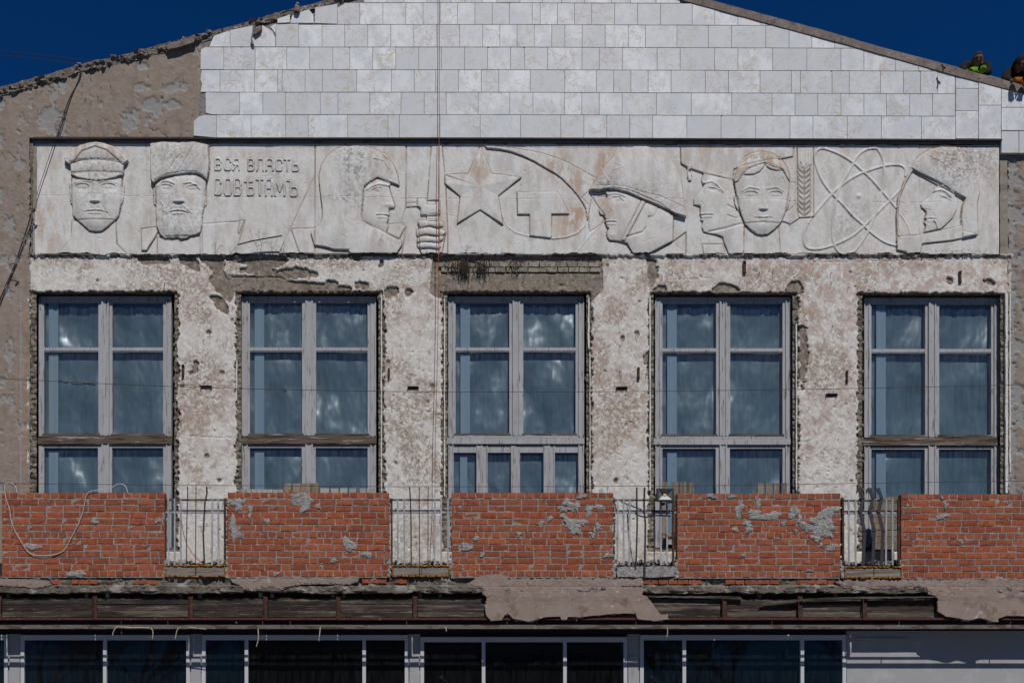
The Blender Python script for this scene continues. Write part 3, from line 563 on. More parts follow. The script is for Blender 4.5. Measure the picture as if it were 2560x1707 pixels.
for k in range(130):
    h.blob(random.uniform(90, 2495), random.uniform(364, 632), random.uniform(.8,1.8), random.uniform(.8,1.8), -.012)
h.H += (fbm(h.X, h.Y, 60, 3)-.5)*.010 + (fbm(h.X, h.Y*.7, 9, 13)-.5)*.0055
top = 358 + (h.X-90)*.0022 + (fbm(h.X, h.X*0, 40, 4)-.5)*4; bot = 635 + (fbm(h.X, h.X*0+3, 22, 9, 5)-.5)*11
rim = (h.Y < top+6+2*np.sin(h.X*.01)); h.H += .006*rim
h.hole = (h.Y < top) | (h.Y > bot) | (h.X < 86+(h.Y-350)*-.012+3*fbm(h.X*0, h.Y, 20, 6)) | (h.X > 2498)
h.H = np.clip(np.where(h.H > 0, .72*h.H, .9*h.H), -.03, .10)
def gb(cx, cy, rx, ry, a=1): return a*np.exp(-(((h.X-cx)/rx)**2+((h.Y-cy)/ry)**2))
och = .10 + gb(115,560,25,60,.9)+gb(160,585,30,30,.8)+gb(125,400,18,40,.5)+gb(240,375,60,14,.9)+gb(430,395,60,30,.3)+gb(960,390,40,25,.8)+gb(1395,420,40,40,.9)+gb(1430,545,22,30,1.2)+gb(1199,410,16,40,1.1)+gb(1170,440,30,8,.5)+gb(1410,570,40,40,.5)+gb(1520,520,30,50,.6)+gb(1530,390,40,30,.6)+gb(1780,370,70,20,.7)+gb(1910,400,50,18,1.4)+gb(1500,420,20,40,.7)+gb(600,385,60,12,.4)+gb(2360,390,50,30,.8)+gb(2480,450,20,80,.5)+gb(2100,360,300,8,.5)+gb(1110,600,20,40,.6)
for off_, pg, am in ((1080,[(1110,345),(1385,478),(1385,600),(1330,690),(1240,600),(1160,520),(1080,440),(1060,390)],.9),(1080,[(1225,790),(1340,770),(1372,870),(1340,950),(1230,960)],1.),(1080,[(875,850),(1060,850),(1060,1050),(875,1030)],.35),
    (1660,[(608,530),(628,440),(700,350),(780,304),(860,288),(950,304),(1040,350),(1100,430),(1120,510),(1040,462),(885,405),(740,455),(655,540)],.8),(1660,[(145,252),(560,248),(640,420),(480,500),(205,428),(150,396)],.45),
    (0,[(585,355),(650,300),(720,240),(865,215),(1020,255),(1145,375),(1060,384),(960,290),(860,256),(740,300),(660,400)],.9),(1080,[(430,238),(527,480),(424,600),(320,482)],.6),(1080,[(1480,500),(1700,276),(1900,246),(2000,300),(1700,400),(1560,560)],.35),
    (1960,[(1150,380),(1290,268),(1400,244),(1640,330),(1500,400),(1250,320)],.5),(600,[(668,236),(1040,240),(845,268),(770,338)],.3),(600,[(1180,258),(1345,370),(1405,500),(1300,520),(1200,400)],.6)):
    och = np.maximum(och, am*h.blur(h.pip(Z(off_, pg)), 3))
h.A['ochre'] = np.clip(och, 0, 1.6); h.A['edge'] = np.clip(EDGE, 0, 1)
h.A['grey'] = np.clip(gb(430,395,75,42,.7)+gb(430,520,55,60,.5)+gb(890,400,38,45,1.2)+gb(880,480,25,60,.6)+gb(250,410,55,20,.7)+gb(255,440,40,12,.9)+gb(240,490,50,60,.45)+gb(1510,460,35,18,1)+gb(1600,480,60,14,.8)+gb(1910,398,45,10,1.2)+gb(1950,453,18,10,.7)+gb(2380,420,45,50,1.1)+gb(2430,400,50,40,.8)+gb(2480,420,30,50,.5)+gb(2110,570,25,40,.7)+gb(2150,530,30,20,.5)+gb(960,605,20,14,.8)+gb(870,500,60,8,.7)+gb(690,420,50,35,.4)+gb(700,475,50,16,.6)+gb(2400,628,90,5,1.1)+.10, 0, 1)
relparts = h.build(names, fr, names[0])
relparts[0]['kind'] = 'structure' if False else 'stuff'
del relparts[0]['kind']
# ------------------------------------------------------------------ mottled wall with the five openings
WY = 0.0
WIN = [(97,429,75,441), (604.5,940,596,957), (1120.5,1460,1111,1476), (1637.5,1977.5,1628,1994), (2160,2499,2152,2524)]   # frame x0,x1 ; opening x0,x1
h = HF(60, 2536, 634, 1424, 2.1, WY)
X, Y = h.X, h.Y; dy = np.maximum(0, X-1250)*.0034
rag = (fbm(X, Y, 9, 51, 4)-.5); rag2 = (fbm(X, Y, 26, 52, 4)-.5)
loss = np.zeros_like(X); dark = np.zeros_like(X); pink = np.clip(fbm(X, Y, 260, 60, 2)*1.6-.45, 0, 1); ring = np.zeros_like(X)
pink = np.clip(pink + .8*sstep(X, 1600, 1900)*(Y < 900), 0, 1)
def patch(pts, amp=8, a=1.0):
    m = h.pip([(p[0], p[1]) for p in pts]).astype(np.float32); m = h.blur(m, 5) + rag*.9*amp/8 + rag2*.5*amp/8
    global loss; loss = np.maximum(loss, a*sstep(m, .42, .56))
# exposed lintels and lost plaster above the windows
patch([(563,692),(640,688),(720,700),(800,706),(845,712),(880,716),(880,729),(563,729)], 3)
patch([(485,640),(560,640),(560,690),(585,700),(590,728),(575,760),(545,735),(520,700),(535,680),(510,660)])
patch([(560,636),(700,636),(730,650),(700,668),(660,672),(560,650)], 6); patch([(690,700),(740,705),(760,725),(690,728)], 8); patch([(340,640),(430,640),(420,660),(350,662)], 8)
patch([(812,700),(846,700),(848,716),(815,718)], 8); patch([(885,702),(925,708),(920,724),(888,722)], 8); patch([(960,716),(1000,716),(990,740),(958,748)], 10); patch([(1010,722),(1032,722),(1026,742),(1010,742)], 8)
patch([(1082,640),(1506,640),(1508,728),(1490,740),(1476,765),(1462,732),(1118,732),(1112,748),(1084,742),(1074,730)], 2.5)
patch([(620,660),(700,672),(760,668),(800,690),(720,700),(640,690),(590,680)], 10); patch([(440,640),(490,640),(500,680),(460,665)], 9); patch([(880,640),(905,640),(900,652),(884,652)], 8); patch([(520,735),(560,740),(575,790),(548,780)], 9)
patch([(948,642),(962,642),(958,672),(946,668)], 8)
patch([(1770,729),(1800,706),(1830,710),(1860,730)], 4); patch([(1962,730),(1970,708),(2000,698),(2012,730),(2004,740)], 6); patch([(1634,724),(1650,712),(1668,716),(1668,732),(1634,736)], 6)
patch([(1612,645),(1645,643),(1640,665),(1648,690),(1630,720),(1618,700),(1622,670)], 9); patch([(2365,690),(2382,693),(2388,712),(2368,712)], 6); patch([(2458,694),(2490,700),(2488,714),(2460,710)], 9)
patch([(2000,800),(2016,830),(2022,890),(2012,950),(2004,1000),(1998,900)], 9); patch([(1612,880),(1628,880),(1628,912),(1608,908)], 9)
patch([(484,900),(498,905),(496,935),(478,930)], 8)
# masonry ring round each opening, below the plaster's ragged edge
for i, (f0, f1, o0, o1) in enumerate(WIN):
    ye = 728 + dy
    L_ = o0 - (4 if i else 0) - 3 + rag*13 + rag2*9; R_ = o1 + 4 + rag*17 + rag2*12
    inn = (X > L_) & (X < R_) & (Y > ye + rag*9)
    ring[inn] = 1
    h.hole |= (X > f0 - 2 - (4 if i in (0,) else 0)) & (X < f1 + 5) & (Y > ye + 3 + rag*3) & (Y < 1372)
ring = np.where(Y > 1378, 0, ring)
lbrk = np.abs(((Y-640)/13.2) % 1 - .5); row = np.floor((Y-640)/13.2)
jb = (lbrk > .42) | (np.abs(((X + row*11)/22.) % 1 - .5) > .46)
h.H += (fbm(X, Y, 30, 70, 3)-.5)*.010 + (fbm(X, Y, 7, 71, 4)-.5)*.006
h.H -= .028*loss
h.H -= np.where(ring > 0, .035 + jb*.02 + (fbm(X, Y, 6, 72)-.5)*.04, 0)
# exposed small masonry courses and straight lintel beam over the middle window
cm = ((X > 1150) & (X < 1500) & (Y > 655) & (Y < 681)) * (loss > .5)
h.H += np.where(cm, np.where((np.abs(((Y-654.5)/13) % 1 - .5) > .42) | (np.abs(((X + np.floor((Y-654.5)/13)*14)/27.) % 1 - .5) > .46), -.02, .006), 0)
h.H += .018*((Y > 683) & (X > 1098) & (X < 1506) & (loss > .5)) + .016*((X > 572) & (X < 700) & (Y > 694) & (loss > .5))
rs = np.random.RandomState(3)
for k in range(420):   # chips, nail holes and pits
    x, y = rs.uniform(80, 2515), rs.uniform(645, 1410); r = rs.uniform(.9, 2.3) if k > 40 else rs.uniform(2.5, 5); 
    h.blob(x, y, r*rs.uniform(.6, 1.8), r, -rs.uniform(.012, .03)); 
    if k < 40:
        d = np.hypot(X-x, Y-y); loss = np.maximum(loss, 1-sstep(d, r*.9, r*1.6))
for x, y in ((521,831),(477,932),(516,1139),(556,931),(1556,845),(1593,832),(1540,1200),(1080,964),(970,905),(454,965)):
    h.blob(x, y, 5, 5, -.03); d = np.hypot(X-x, Y-y); loss = np.maximum(loss, 1-sstep(d + rag*8, 5, 8))
for cx, y0, y1, s in ((492,940,990,40),(1030,1000,1100,55),(1560,1000,1210,60),(2060,1120,1220,60)):  # worm-eaten flaking clusters
    for k in range(60):
        h.blob(cx + rs.normal()*s*.6, rs.uniform(y0, y1), rs.uniform(1, 3.5), rs.uniform(.8, 1.8), -.012, rs.uniform(-60, 60))
for pts in ([(470,1090),(590,1094)], [(452,964),(600,968)], [(1660,700),(1780,694)], [(1608,760),(1612,640)], [(2430,650),(2424,720)], [(2030,655),(2330,650)], [(1000,640),(985,700)]):
    p = ragged(pts, 1.5, 8, closed=False); h.stroke(p, 1.4, -.012, 1)
crk = ragged([(1095,652),(1150,646),(1210,660),(1290,655),(1330,656),(1365,664),(1395,655),(1440,660),(1480,655),(1505,662)], 2.2, 7, 4, False); h.stroke(crk, 2.4, -.035, 1.5)
crk = ragged([(563,690),(610,688),(640,692),(700,690),(720,703)], 2, 7, 6, False); h.stroke(crk, 2.2, -.03, 1.5)
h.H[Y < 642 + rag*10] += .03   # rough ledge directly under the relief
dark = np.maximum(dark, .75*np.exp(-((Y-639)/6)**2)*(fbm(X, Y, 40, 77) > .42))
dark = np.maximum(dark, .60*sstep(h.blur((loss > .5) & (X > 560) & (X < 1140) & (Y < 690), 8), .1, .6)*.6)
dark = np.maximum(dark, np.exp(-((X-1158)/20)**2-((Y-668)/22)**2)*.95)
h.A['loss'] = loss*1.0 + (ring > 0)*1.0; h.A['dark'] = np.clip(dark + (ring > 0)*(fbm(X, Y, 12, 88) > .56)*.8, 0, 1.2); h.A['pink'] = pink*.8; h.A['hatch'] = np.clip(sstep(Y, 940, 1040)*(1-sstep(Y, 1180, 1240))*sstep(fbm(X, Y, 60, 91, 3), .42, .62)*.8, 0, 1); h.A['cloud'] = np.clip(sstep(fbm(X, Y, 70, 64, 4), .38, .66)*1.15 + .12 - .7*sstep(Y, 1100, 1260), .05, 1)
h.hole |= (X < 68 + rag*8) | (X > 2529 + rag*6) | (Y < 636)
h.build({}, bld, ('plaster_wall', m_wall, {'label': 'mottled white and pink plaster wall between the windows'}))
# backing masonry behind the skin so that nothing shows through
mb = MB(); xs = [-420, 90, 436, 598, 947, 1114, 1467, 1631, 1985, 2153, 2507, 3000]
for i in range(0, 12, 2): mb.pbox(xs[i], xs[i+1], 700, 1425, .10, .45)
for i in range(5): mb.pbox(WIN[i][0]-4, WIN[i][1]+4, 700, 733, .10, .45, True); mb.pbox(WIN[i][0]-4, WIN[i][1]+4, 1368, 1425, .06, .49, True)
mb.build('masonry_core', m_masonry, bld)
# ragged jamb brick ends beside each opening, tiny and joined
mb = MB(); rr = random.Random(5)
for i, (f0, f1, o0, o1) in enumerate(WIN):
    for xa, xb in ((f1+6, o1+4), (o0-7, f0-2)):
        if i == 0 and xa < f0: continue
        y = 742 + sk(xa)
        while y < 1365:
            if rr.random() < .62:
                cx = rr.uniform(xa+2, xb-2); c = W(cx, y+6, .075); wd = (xb-xa)*.5*.0068*rr.uniform(.7, 1)
                mb.rock(c, wd, rr.uniform(.02,.05), rr.uniform(.02,.055), rr.randint(0, 9999))
            y += rr.uniform(8, 24)
mb.build('jamb_brick_ends', m_masonry, bld, kind='stuff')
# plaster beads / white edge laths of the reveals
for x0, x1, y0, y1, Yf in ((68,73,745,1240,-.01),(952,955,735,1230,-.004),(1470,1474,745,870,-.01),(1474,1476,880,1230,.0),(1624,1627,740,1225,-.005),(1990,1993,810,1225,-.006),(2514,2520,733,1232,-.014),(2524,2527,733,1180,-.02),(1110,1113,745,1240,-.004),(590,593,900,1000,0.)):
    mb = MB(); a = ragged([(x0,y0),(x1,y0),(x1,y1),(x0,y1)], .7, 16, int(x0)); mb.prism(a, Yf, .06); mb.build('reveal_edge', m_wall, bld)
# ------------------------------------------------------------------ beige render, left and right
ROOF_L = [(-400,330),(-60,245),(0,232),(69,212),(153,190),(203,172),(298,151),(383,128),(486,102),(574,80),(650,57),(708,42),(784,24),(842,4),(900,-12),(1010,-45),(1130,-82),(1250,-112)]
ROOF_R = [(1250,-124),(1706,1),(1928,61.5),(2157,123.5),(2387,189),(2560,234),(2900,330)]      # lower edge of the coping
h = HF(-400, 560, 95, 1430, 2.6, -.015); X, Y = h.X, h.Y; rag = fbm(X, Y, 10, 31)-.5
ry = np.interp(X, [p[0] for p in ROOF_L], [p[1] for p in ROOF_L])
h.hole = (Y < ry + 8) | ((X > 76 + rag*6) & (Y > 346)) | (X > 520)
h.H += (fbm(X, Y, 50, 41, 3)-.5)*.02 + (fbm(X, Y, 6, 42)-.5)*.008
loss = sstep(fbm(X, Y*.6, 26, 47, 6, .62) + .07*np.exp(-((X-110)/40)**2-((Y-290)/50)**2) + .05*np.exp(-((X-380)/60)**2-((Y-250)/45)**2) + .03*np.exp(-((X-20)/60)**2-((Y-640)/120)**2), .632, .645)
for a, b, c, d in ((348,218,15,13),(432,262,22,14),(460,215,10,12),(378,265,24,22),(355,165,16,10),(320,310,16,20),(120,300,26,32)):
    loss = np.maximum(loss, 1-sstep(np.hypot((X-a)/c, (Y-b)/d) + rag*1.1, .8, 1.0))
h.H -= .014*loss
for k in range(90):
    x, y = rs.uniform(-50, 510), rs.uniform(150, 1400); h.blob(x, y, rs.uniform(1,3), rs.uniform(1,2.4), -.02, rs.uniform(0,90))
for pts in ([(3,380),(8,395)], [(35,395),(20,380)], [(370,320),(385,330),(400,322)], [(48,440),(40,470)], [(205,215),(203,240)]): h.stroke(ragged(pts, 2, 6, closed=False), 2, -.02, 1)
h.A['loss'] = loss*.95 + .62*np.exp(-((X-52)/5)**2)*(Y > 720); h.A['ochre'] = .62*(np.exp(-((X-44)/3)**2)+np.exp(-((X-62)/3)**2))*(Y > 740)
h.H += .012*np.exp(-((X-52)/5)**2)*(Y > 700)
h.build({}, bld, ('beige_render', m_beige, {'label': 'beige render of the left side and gable corner'}))
h = HF(2504, 2900, 380, 1430, 2.6, -.015); X, Y = h.X, h.Y; rag = fbm(X, Y, 10, 131)-.5
h.hole = (X < 2519 + rag*5) | (Y < 386); h.H += (fbm(X, Y, 50, 141, 3)-.5)*.02 + (fbm(X, Y, 6, 142)-.5)*.01
loss = sstep(fbm(X, Y*.8, 30, 145, 6, .62), .585, .60); loss = np.maximum(loss, 1-sstep(np.abs(X-2532)+rag*24, 6, 10)); h.H -= .016*loss
for k in range(60): h.blob(rs.uniform(2520, 2600), rs.uniform(390, 1300), rs.uniform(1,4), rs.uniform(1,3), -.03)
h.A['loss'] = loss*.95; h.A['ochre'] = 0*X
h.build({}, bld, ('beige_render', m_beige, {'label': 'narrow beige render strip right of the windows'}))
mb = MB(); P = [(-400, 1425), (-400, 344)] + [(x, y+9) for x, y in ROOF_L[1:]] + [(x, y) for x, y in ROOF_R] + [(2900, 1425), (2510, 1425), (2510, 640), (66, 640), (66, 1425)]
mb.prism(P, .03, .4); mb.build('wall_core', m_masonry, bld)
# frieze surround
mb = MB(); mb.pbox(82, 2512, 351, 359, -.045, .07, True); mb.build('lead_flashing', m_greyst, bld)
mb = MB()
for k in range(24):
    xa, xb = 80 + k*101., 80 + (k+1)*101.
    a = W(xa, 347.5 + sk(xa), -.075); b = W(xb, 347.5 + sk(xb), -.075); mb.bar(a, b, .020, .04)
mb.build('steel_angle', m_rustdk, bld)
mb = MB(); mb.pbox(82, 488, 342.5, 345.5, -.055, .06); mb.build('rusty_angle', m_rust, bld)
mb = MB(); mb.prism(ragged([(83,362),(92,362),(92,520),(83,520)], .8, 12, 3), -.035, .05); mb.build('side_batten', m_conc, bld)
mb = MB(); mb.tube([W(84,530,-.06), W(84.5,634,-.06)], .010); mb.build('side_pipe', m_bar, bld)
mb = MB(); mb.prism(ragged([(2500,365),(2505,365),(2518,372),(2520,640),(2500,640)], .8, 12, 4), -.020, .05); mb.build('side_batten', m_conc, bld)
# rusty anchor plates
for x, y, ww, hh in ((515,966,28,6),(1033,968,28,6),(1555,969,28,6),(2080,986,28,6),(1597,932,6,28),(1862,667,8,30),(2402,691,7,28),(2119,940,5,28),(972,932,5,24),(457,925,6,28)):
    a = W(x-ww/2, y+hh/2, -.03); b = W(x+ww/2, y-hh/2, -.03); mb = MB(); t = .012
    mb.box(a[0], b[0], -.012, .01, a[2], b[2])
    if ww > hh: mb.box(a[0], b[0], -.035, -.012, b[2]-t, b[2]); mb.box(a[0], a[0]+t, -.035, -.012, a[2], b[2]-t); mb.box(b[0]-t, b[0], -.035, -.012, a[2], b[2]-t)
    else: mb.box(a[0], a[0]+t, -.035, -.012, a[2], b[2]); mb.box(a[0]+t, b[0], -.035, -.012, b[2]-t, b[2]); mb.box(a[0]+t, b[0], -.035, -.012, a[2], a[2]+t)
    mb.build('anchor_plate', m_rust, bld)
# nails and wire ends sticking out of the plaster
mb = MB()
for k in range(150):
    x, y = rs.uniform(85, 2510), rs.uniform(645, 1400)
    if any(f0-8 < x < f1+20 and y > 725 for f0, f1, _, _ in WIN): continue
    c = Vector(W(x, y, 0)); d = Vector((rs.uniform(-.03,.03), -.05, rs.uniform(-.05,.01))); mb.tube([c + Vector((0,.03,0)), c + d*.5, c + d + Vector((rs.uniform(-.03,.03), 0, -.02))], .004, 4)
for k in range(26):
    x, y = rs.uniform(0, 500), rs.uniform(190, 340); c = Vector(W(x, y, -.015)); mb.tube([c + Vector((0,.03,0)), c + Vector((rs.uniform(-.03,.03), -.03, rs.uniform(-.05,0)))], .004, 4)
mb.build('nails', m_rustdk, bld, kind='stuff')
# ------------------------------------------------------------------ marble tiles
RB = [-49.5, 7.5, 62, 118.3, 174.8, 231.2, 287.2, 344.6]     # course lines
JO = {0: [910,967,1010,1067,1128,1162,1205,1242,1300,1356,1404,1462,1528,1576,1640,1700],
 1: [860,899.4,957.2,1014.6,1057.5,1100.3,1144,1187.2,1230.5,1273.3,1330.7,1350.6,1393.5,1436.3,1479.2,1536.6,1594,1651.4,1730.4,1787,1844.8,1903,1960],
 2: [688.9,747,805.2,861.8,919.3,976.7,1034.5,1091.9,1149.3,1206.7,1249.6,1292.8,1335.7,1379.3,1412.2,1455.5,1512.9,1570.7,1613.5,1692.4,1771,1828.8,1914.5,1972.7,2029.7,2086.7,2150],
 3: [501.7,559.5,638,716.8,774.2,832,874.5,931.6,989.4,1046.8,1103.4,1161.6,1219,1276.4,1311.6,1369,1455.1,1498,1555.7,1643,1700.5,1786.3,1844.8,1931.7,2017.1,2102.4,2159.8,2238.6,2296.4,2389],
 4: [501.3,549.9,636,693.5,705.3,762.7,806,891.5,978.6,1035.7,1088.9,1146.3,1203.7,1246.9,1325.7,1411.9,1490.7,1533.9,1577.2,1620.4,1677.7,1763.3,1821.1,1900,1978.8,2001,2080.2,2123.1,2201.5,2258.5,2301.4,2344.3,2388],
 5: [513.6,598.9,657.1,714.5,800.6,844.6,924.3,1002.4,1060.5,1115.6,1195.6,1274.5,1332.3,1411.5,1454.7,1498,1555.4,1641.1,1728.2,1829.2,1930.2,1987.6,2044.6,2102.4,2159.8,2216.1,2274.2,2331.3,2388.3],
 6: [484.5,541.5,627.6,713.7,770.4,869,969.8,998.5,1100,1200.6,1300.9,1401.9,1459.7,1516.7,1574.1,1631.5,1717,1802.7,1888.9,1975,2032.4,2118.1,2203.4,2303.7,2389]}
def yroofR(x): return interp(x, ROOF_R)
def yroofL(x): return interp(x, ROOF_L)
def clip(poly, f):    # keep the part below the roof line y >= f(x)
    out = []
    for i in range(len(poly)):
        a, b = poly[i], poly[(i+1) % len(poly)]; da, db = a[1]-f(a[0]), b[1]-f(b[0])
        if da >= 0: out.append(a)
        if da*db < 0: t = da/(da-db); out.append((a[0]+(b[0]-a[0])*t, a[1]+(b[1]-a[1])*t))
    return out
rt = random.Random(11); TY = -.085
def tile(poly):
    if len(poly) < 3: return
    ar = abs(sum(poly[i][0]*poly[(i+1)%len(poly)][1]-poly[(i+1)%len(poly)][0]*poly[i][1] for i in range(len(poly))))/2
    if ar < 60: return
    mb = MB(); mb.prism(poly, TY + rt.uniform(-.003, .003), .06, jit=.0015); mb.build('marble_tile', m_tile, bld)
custom_skip = {(1,0),(2,0),(3,0),(6,0),(5,0)}
for r, js in JO.items():
    for i in range(len(js)-1):
        xa, xb = js[i]+.55, js[i+1]-.55; ya, yb = RB[r]+.8, RB[r+1]-.8; s0, s1 = sk(xa), sk(xb)
        if (r, i) == (6, 0): poly = [(484.5,303),(497,292),(512,288),(xb,289),(xb,343.5),(541,344),(484.5,339)]
        elif (r, i) == (3, 0): poly = [(501.7,134),(503,124),(514,118.8),(xb,119.2),(xb,173.5),(501.7,173.5)]
        elif (r, i) == (5, 0): poly = [(514,233),(518,231.5),(540,232),(xb,232.2),(xb,286),(530,286),(515,282)]
        elif (r, i) == (4, 0): poly = [(504,176),(xb,175.8),(xb,230.2),(502,230),(505,210),(501,200)]
        elif (r, i) == (2, 0): poly = [(690,62),(xb,60),(xb,117),(690,117)]
        else:
            poly = [(xa, ya+s0), (xb, ya+s1), (xb, yb+s1), (xa, yb+s0)]
            if rt.random() < .05:
                c = rt.uniform(1.5, 3.5); poly = [(xa, ya+s0), (xb-c, ya+s1), (xb, ya+s1+c), (xb, yb+s1), (xa, yb+s0)] if rt.random() < .5 else [(xa+c, ya+s0), (xb, ya+s1), (xb, yb+s1), (xa, yb+s0), (xa, ya+s0+c)]
        poly = clip(poly, lambda x: yroofR(x)+1.5) if xb > 1300 else clip(poly, lambda x: yroofL(x)+5)
        tile(poly)
for poly in ([(524,117),(534,92),(537,89.5),(575,77),(575,117)], [(576,76),(632,64.5),(630,84),(627,96),(631,108),(636,117),(576,117)], [(637,117),(630,98),(641,84),(652,72),(656,63.5),(668,71),(681,79),(688,95),(688,117)],
    [(676,67),(690,60),(689,74),(688,84)], [(693.5,48),(724,37),(725,56),(694,58)], [(727,54),(730,40),(738,35),(772,24),(783,38),(784,58),(727,58)], [(788,19.5),(843,10.5),(843,60),(787,58)], [(844,20),(862,9.5),(894,12),(898.5,20),(898.5,61),(844,61)],
    [(634,73),(650,65),(655,70),(645,84),(634,86)], [(626,98),(631,108),(634,116),(630,112)]): tile(poly)
for xa, xb, ys in ((2389.8,2445.6,[150,221.5,277,347.3]), (2447.2,2502.6,[150,263.5,347.8]), (2504,2566,[200,269,326.5]), (2504,2546.5,[327.6,383]), (2548,2605,[327.6,383]), (2568,2625,[200,269,326.5]), (2607,2680,[269,327,383]), (2627,2690,[200,267])):
    for k in range(len(ys)-1): tile(clip([(xa,ys[k]+.8),(xb,ys[k]+.8),(xb,ys[k+1]-.8),(xa,ys[k+1]-.8)], lambda x: yroofR(x)+1.5))
mb = MB(); mb.prism([(495,343)] + [(x, yroofR(x)+2 if x > 1250 else yroofL(x)+11) for x in (505,560,640,720,800,900,1000,1130,1250,1706,1928,2157,2387,2500,2680)] + [(2680,381),(2506,381),(2506,346),(1250,344)], TY+.012, .05)
mb.build('tile_bed', M('tile_mortar', (.20,.19,.185), [((.14,.115,.09), 20, .5, .6, {})], bump=.5), bld)
# ------------------------------------------------------------------ coping right, rubble left, roof
mb = MB(); rr = random.Random(2)
up = [(1250,-142),(1775,0),(2066,78),(2215,122),(2387,168),(2529,205),(2560,214),(2900,306)]
for i in range(60):
    xa = 1250 + i*27.5; xb = xa + 27.3
    mb.prism([(xa, interp(xa, up)+rr.uniform(-.5,.5)), (xb, interp(xb, up)+rr.uniform(-.5,.5)), (xb, yroofR(xb)-.4), (xa, yroofR(xa)-.4)], -.098+rr.uniform(-.002,.002), .44)
mb.build('coping', m_coping, bld, label='sloping concrete coping of the right eave')
roof = MB()
for pts in (([(1250,-130),(1250,-112),(2900,316),(2900,300)]), ([(-400,330),(-400,345),(1250,-95),(1250,-112)])): roof.prism(pts, .34, 9)
roof.build('roof', m_conc, bld)
mb = MB(); P = [(x, y-13+rr.uniform(-2,2)) for x, y in ROOF_L] + [(x, y+9+rr.uniform(-2,2)) for x, y in ROOF_L[::-1]]
mb.prism(ragged(P, 1.4, 9, 8), -.02, .36); mb.build('rubble_bed', m_stone, bld)
h = HF(-120, 1240, -110, 300, 1.9, -.045); X, Y = h.X, h.Y; ry = np.interp(X, [p[0] for p in ROOF_L], [p[1] for p in ROOF_L]); v = Y - ry
n1 = fbm(X, v*2.2, 17, 301, 5)-.5; n2 = fbm(X+v, v*3, 7, 305, 3)-.5
h.hole = (v < -11 + (fbm(X, v*0, 26, 311, 5)-.5)*18) | (v > 9 + (fbm(X, v*0, 18, 321, 5)-.5)*16) | ((X > 560) & (v > 4 + 10*(fbm(X, v*0, 18, 321, 5)-.5)))
h.H += n1*.16 + n2*.06 - .02; h.H = np.clip(h.H, -.07, .05)
h.build({}, bld, ('rubble_edge', m_stone, {'label': 'broken rubble edge of the left eave'}))
for k in range(46):
    x = rr.uniform(-60, 1130); wd = rr.uniform(5, 15); c = W(x, yroofL(x) + rr.uniform(-10, 4), .0); mb = MB(); mb.rock(c, wd*.0045, .06, wd*rr.uniform(.0016,.003), rr.randint(0,9999)); mb.build('stone', m_stone, bld)
mb = MB(); mb.prism(ragged([(416,119),(420,109),(482,94),(487,98),(484,107),(420,125)], .8, 10, 2), -.09, .3); mb.build('coping_fragment', m_coping, bld)
for pts in (([(632,76),(642,67),(655,66),(652,76),(638,86)]), ([(626,98),(630,97),(635,112),(629,110)])): mb = MB(); mb.prism(pts, -.13, .03); mb.build('tile_fragment', m_coping, bld)

m_grb = M('sand_lime_brick', (.235,.205,.165), [((.15,.125,.10), 12, .5, .6, {'det': 8}), ((.33,.30,.26), 20, .56, .66, {})], bump=.7, bs=50, rnd=.22, objco=True)
for row, y0 in enumerate((655.5, 668.5)):
    x = 1096 if row == 0 else 1104
    while x < 1500:
        wd = rr.choice((27, 27, 14, 20, 27)) if x > 1150 else rr.choice((14, 17))
        if not (1140 < x < 1176 and rr.random() < .5):
            mb = MB(); mb.prism(ragged([(x,y0),(min(x+wd-2.2,1502),y0+rr.uniform(-.6,.6)),(min(x+wd-2.2,1502),y0+11),(x,y0+11)], .7, 6, int(x)), -.006+rr.uniform(-.01,.008), .05); mb.build('brick', m_grb, bld)
        x += wd
# ------------------------------------------------------------------ the five tall windows
FY = .118
def film(name, x0, x1, y0, y1, Y, parent, seed):
    a = W(x0, y1, Y); b = W(x1, y0, Y); nx, ny = 22, max(6, int((y1-y0)/7)); xs_ = np.linspace(a[0], b[0], nx); zs = np.linspace(a[2], b[2], ny)
    X, Zz = np.meshgrid(xs_, zs); 
    Hh = (vnoise(X*100+seed*531, Zz*100+900+seed*77, 46, 3)-.5)*.012 + (vnoise(X*100+seed*97, Zz*70, 20, 9)-.5)*.002 + (vnoise(X*100+seed*31, Zz*22+900, 7, 5)-.5)*.002
    v = [(float(X[j,i]), float(Y - Hh[j,i]), float(Zz[j,i])) for j in range(ny) for i in range(nx)]
    f = [(j*nx+i, j*nx+i+1, (j+1)*nx+i+1, (j+1)*nx+i) for j in range(ny-1) for i in range(nx-1)]
    mb = MB(); mb.v = v; mb.f = f; return mb.build(name, m_film, parent, smooth=True)
def member(name, x0, x1, y0, y1, Y, dep, mat, parent, seed=0, groove=True):
    """a moulded wooden member: a board with a raised bead each side"""
    a = W(x0, y1, Y); b = W(x1, y0, Y); mb = MB(); vert = (y1-y0) > (x1-x0)
    mb.box(a[0], b[0], Y, Y+dep, a[2], b[2])
    if groove and vert and (x1-x0) > 13:
        t = (b[0]-a[0])*.2; mb.box(a[0]+.001, a[0]+t, Y-.012, Y, a[2]+.002, b[2]-.002); mb.box(b[0]-t, b[0]-.001, Y-.012, Y, a[2]+.002, b[2]-.002)
    return mb.build(name, mat, parent)
rw = random.Random(21)
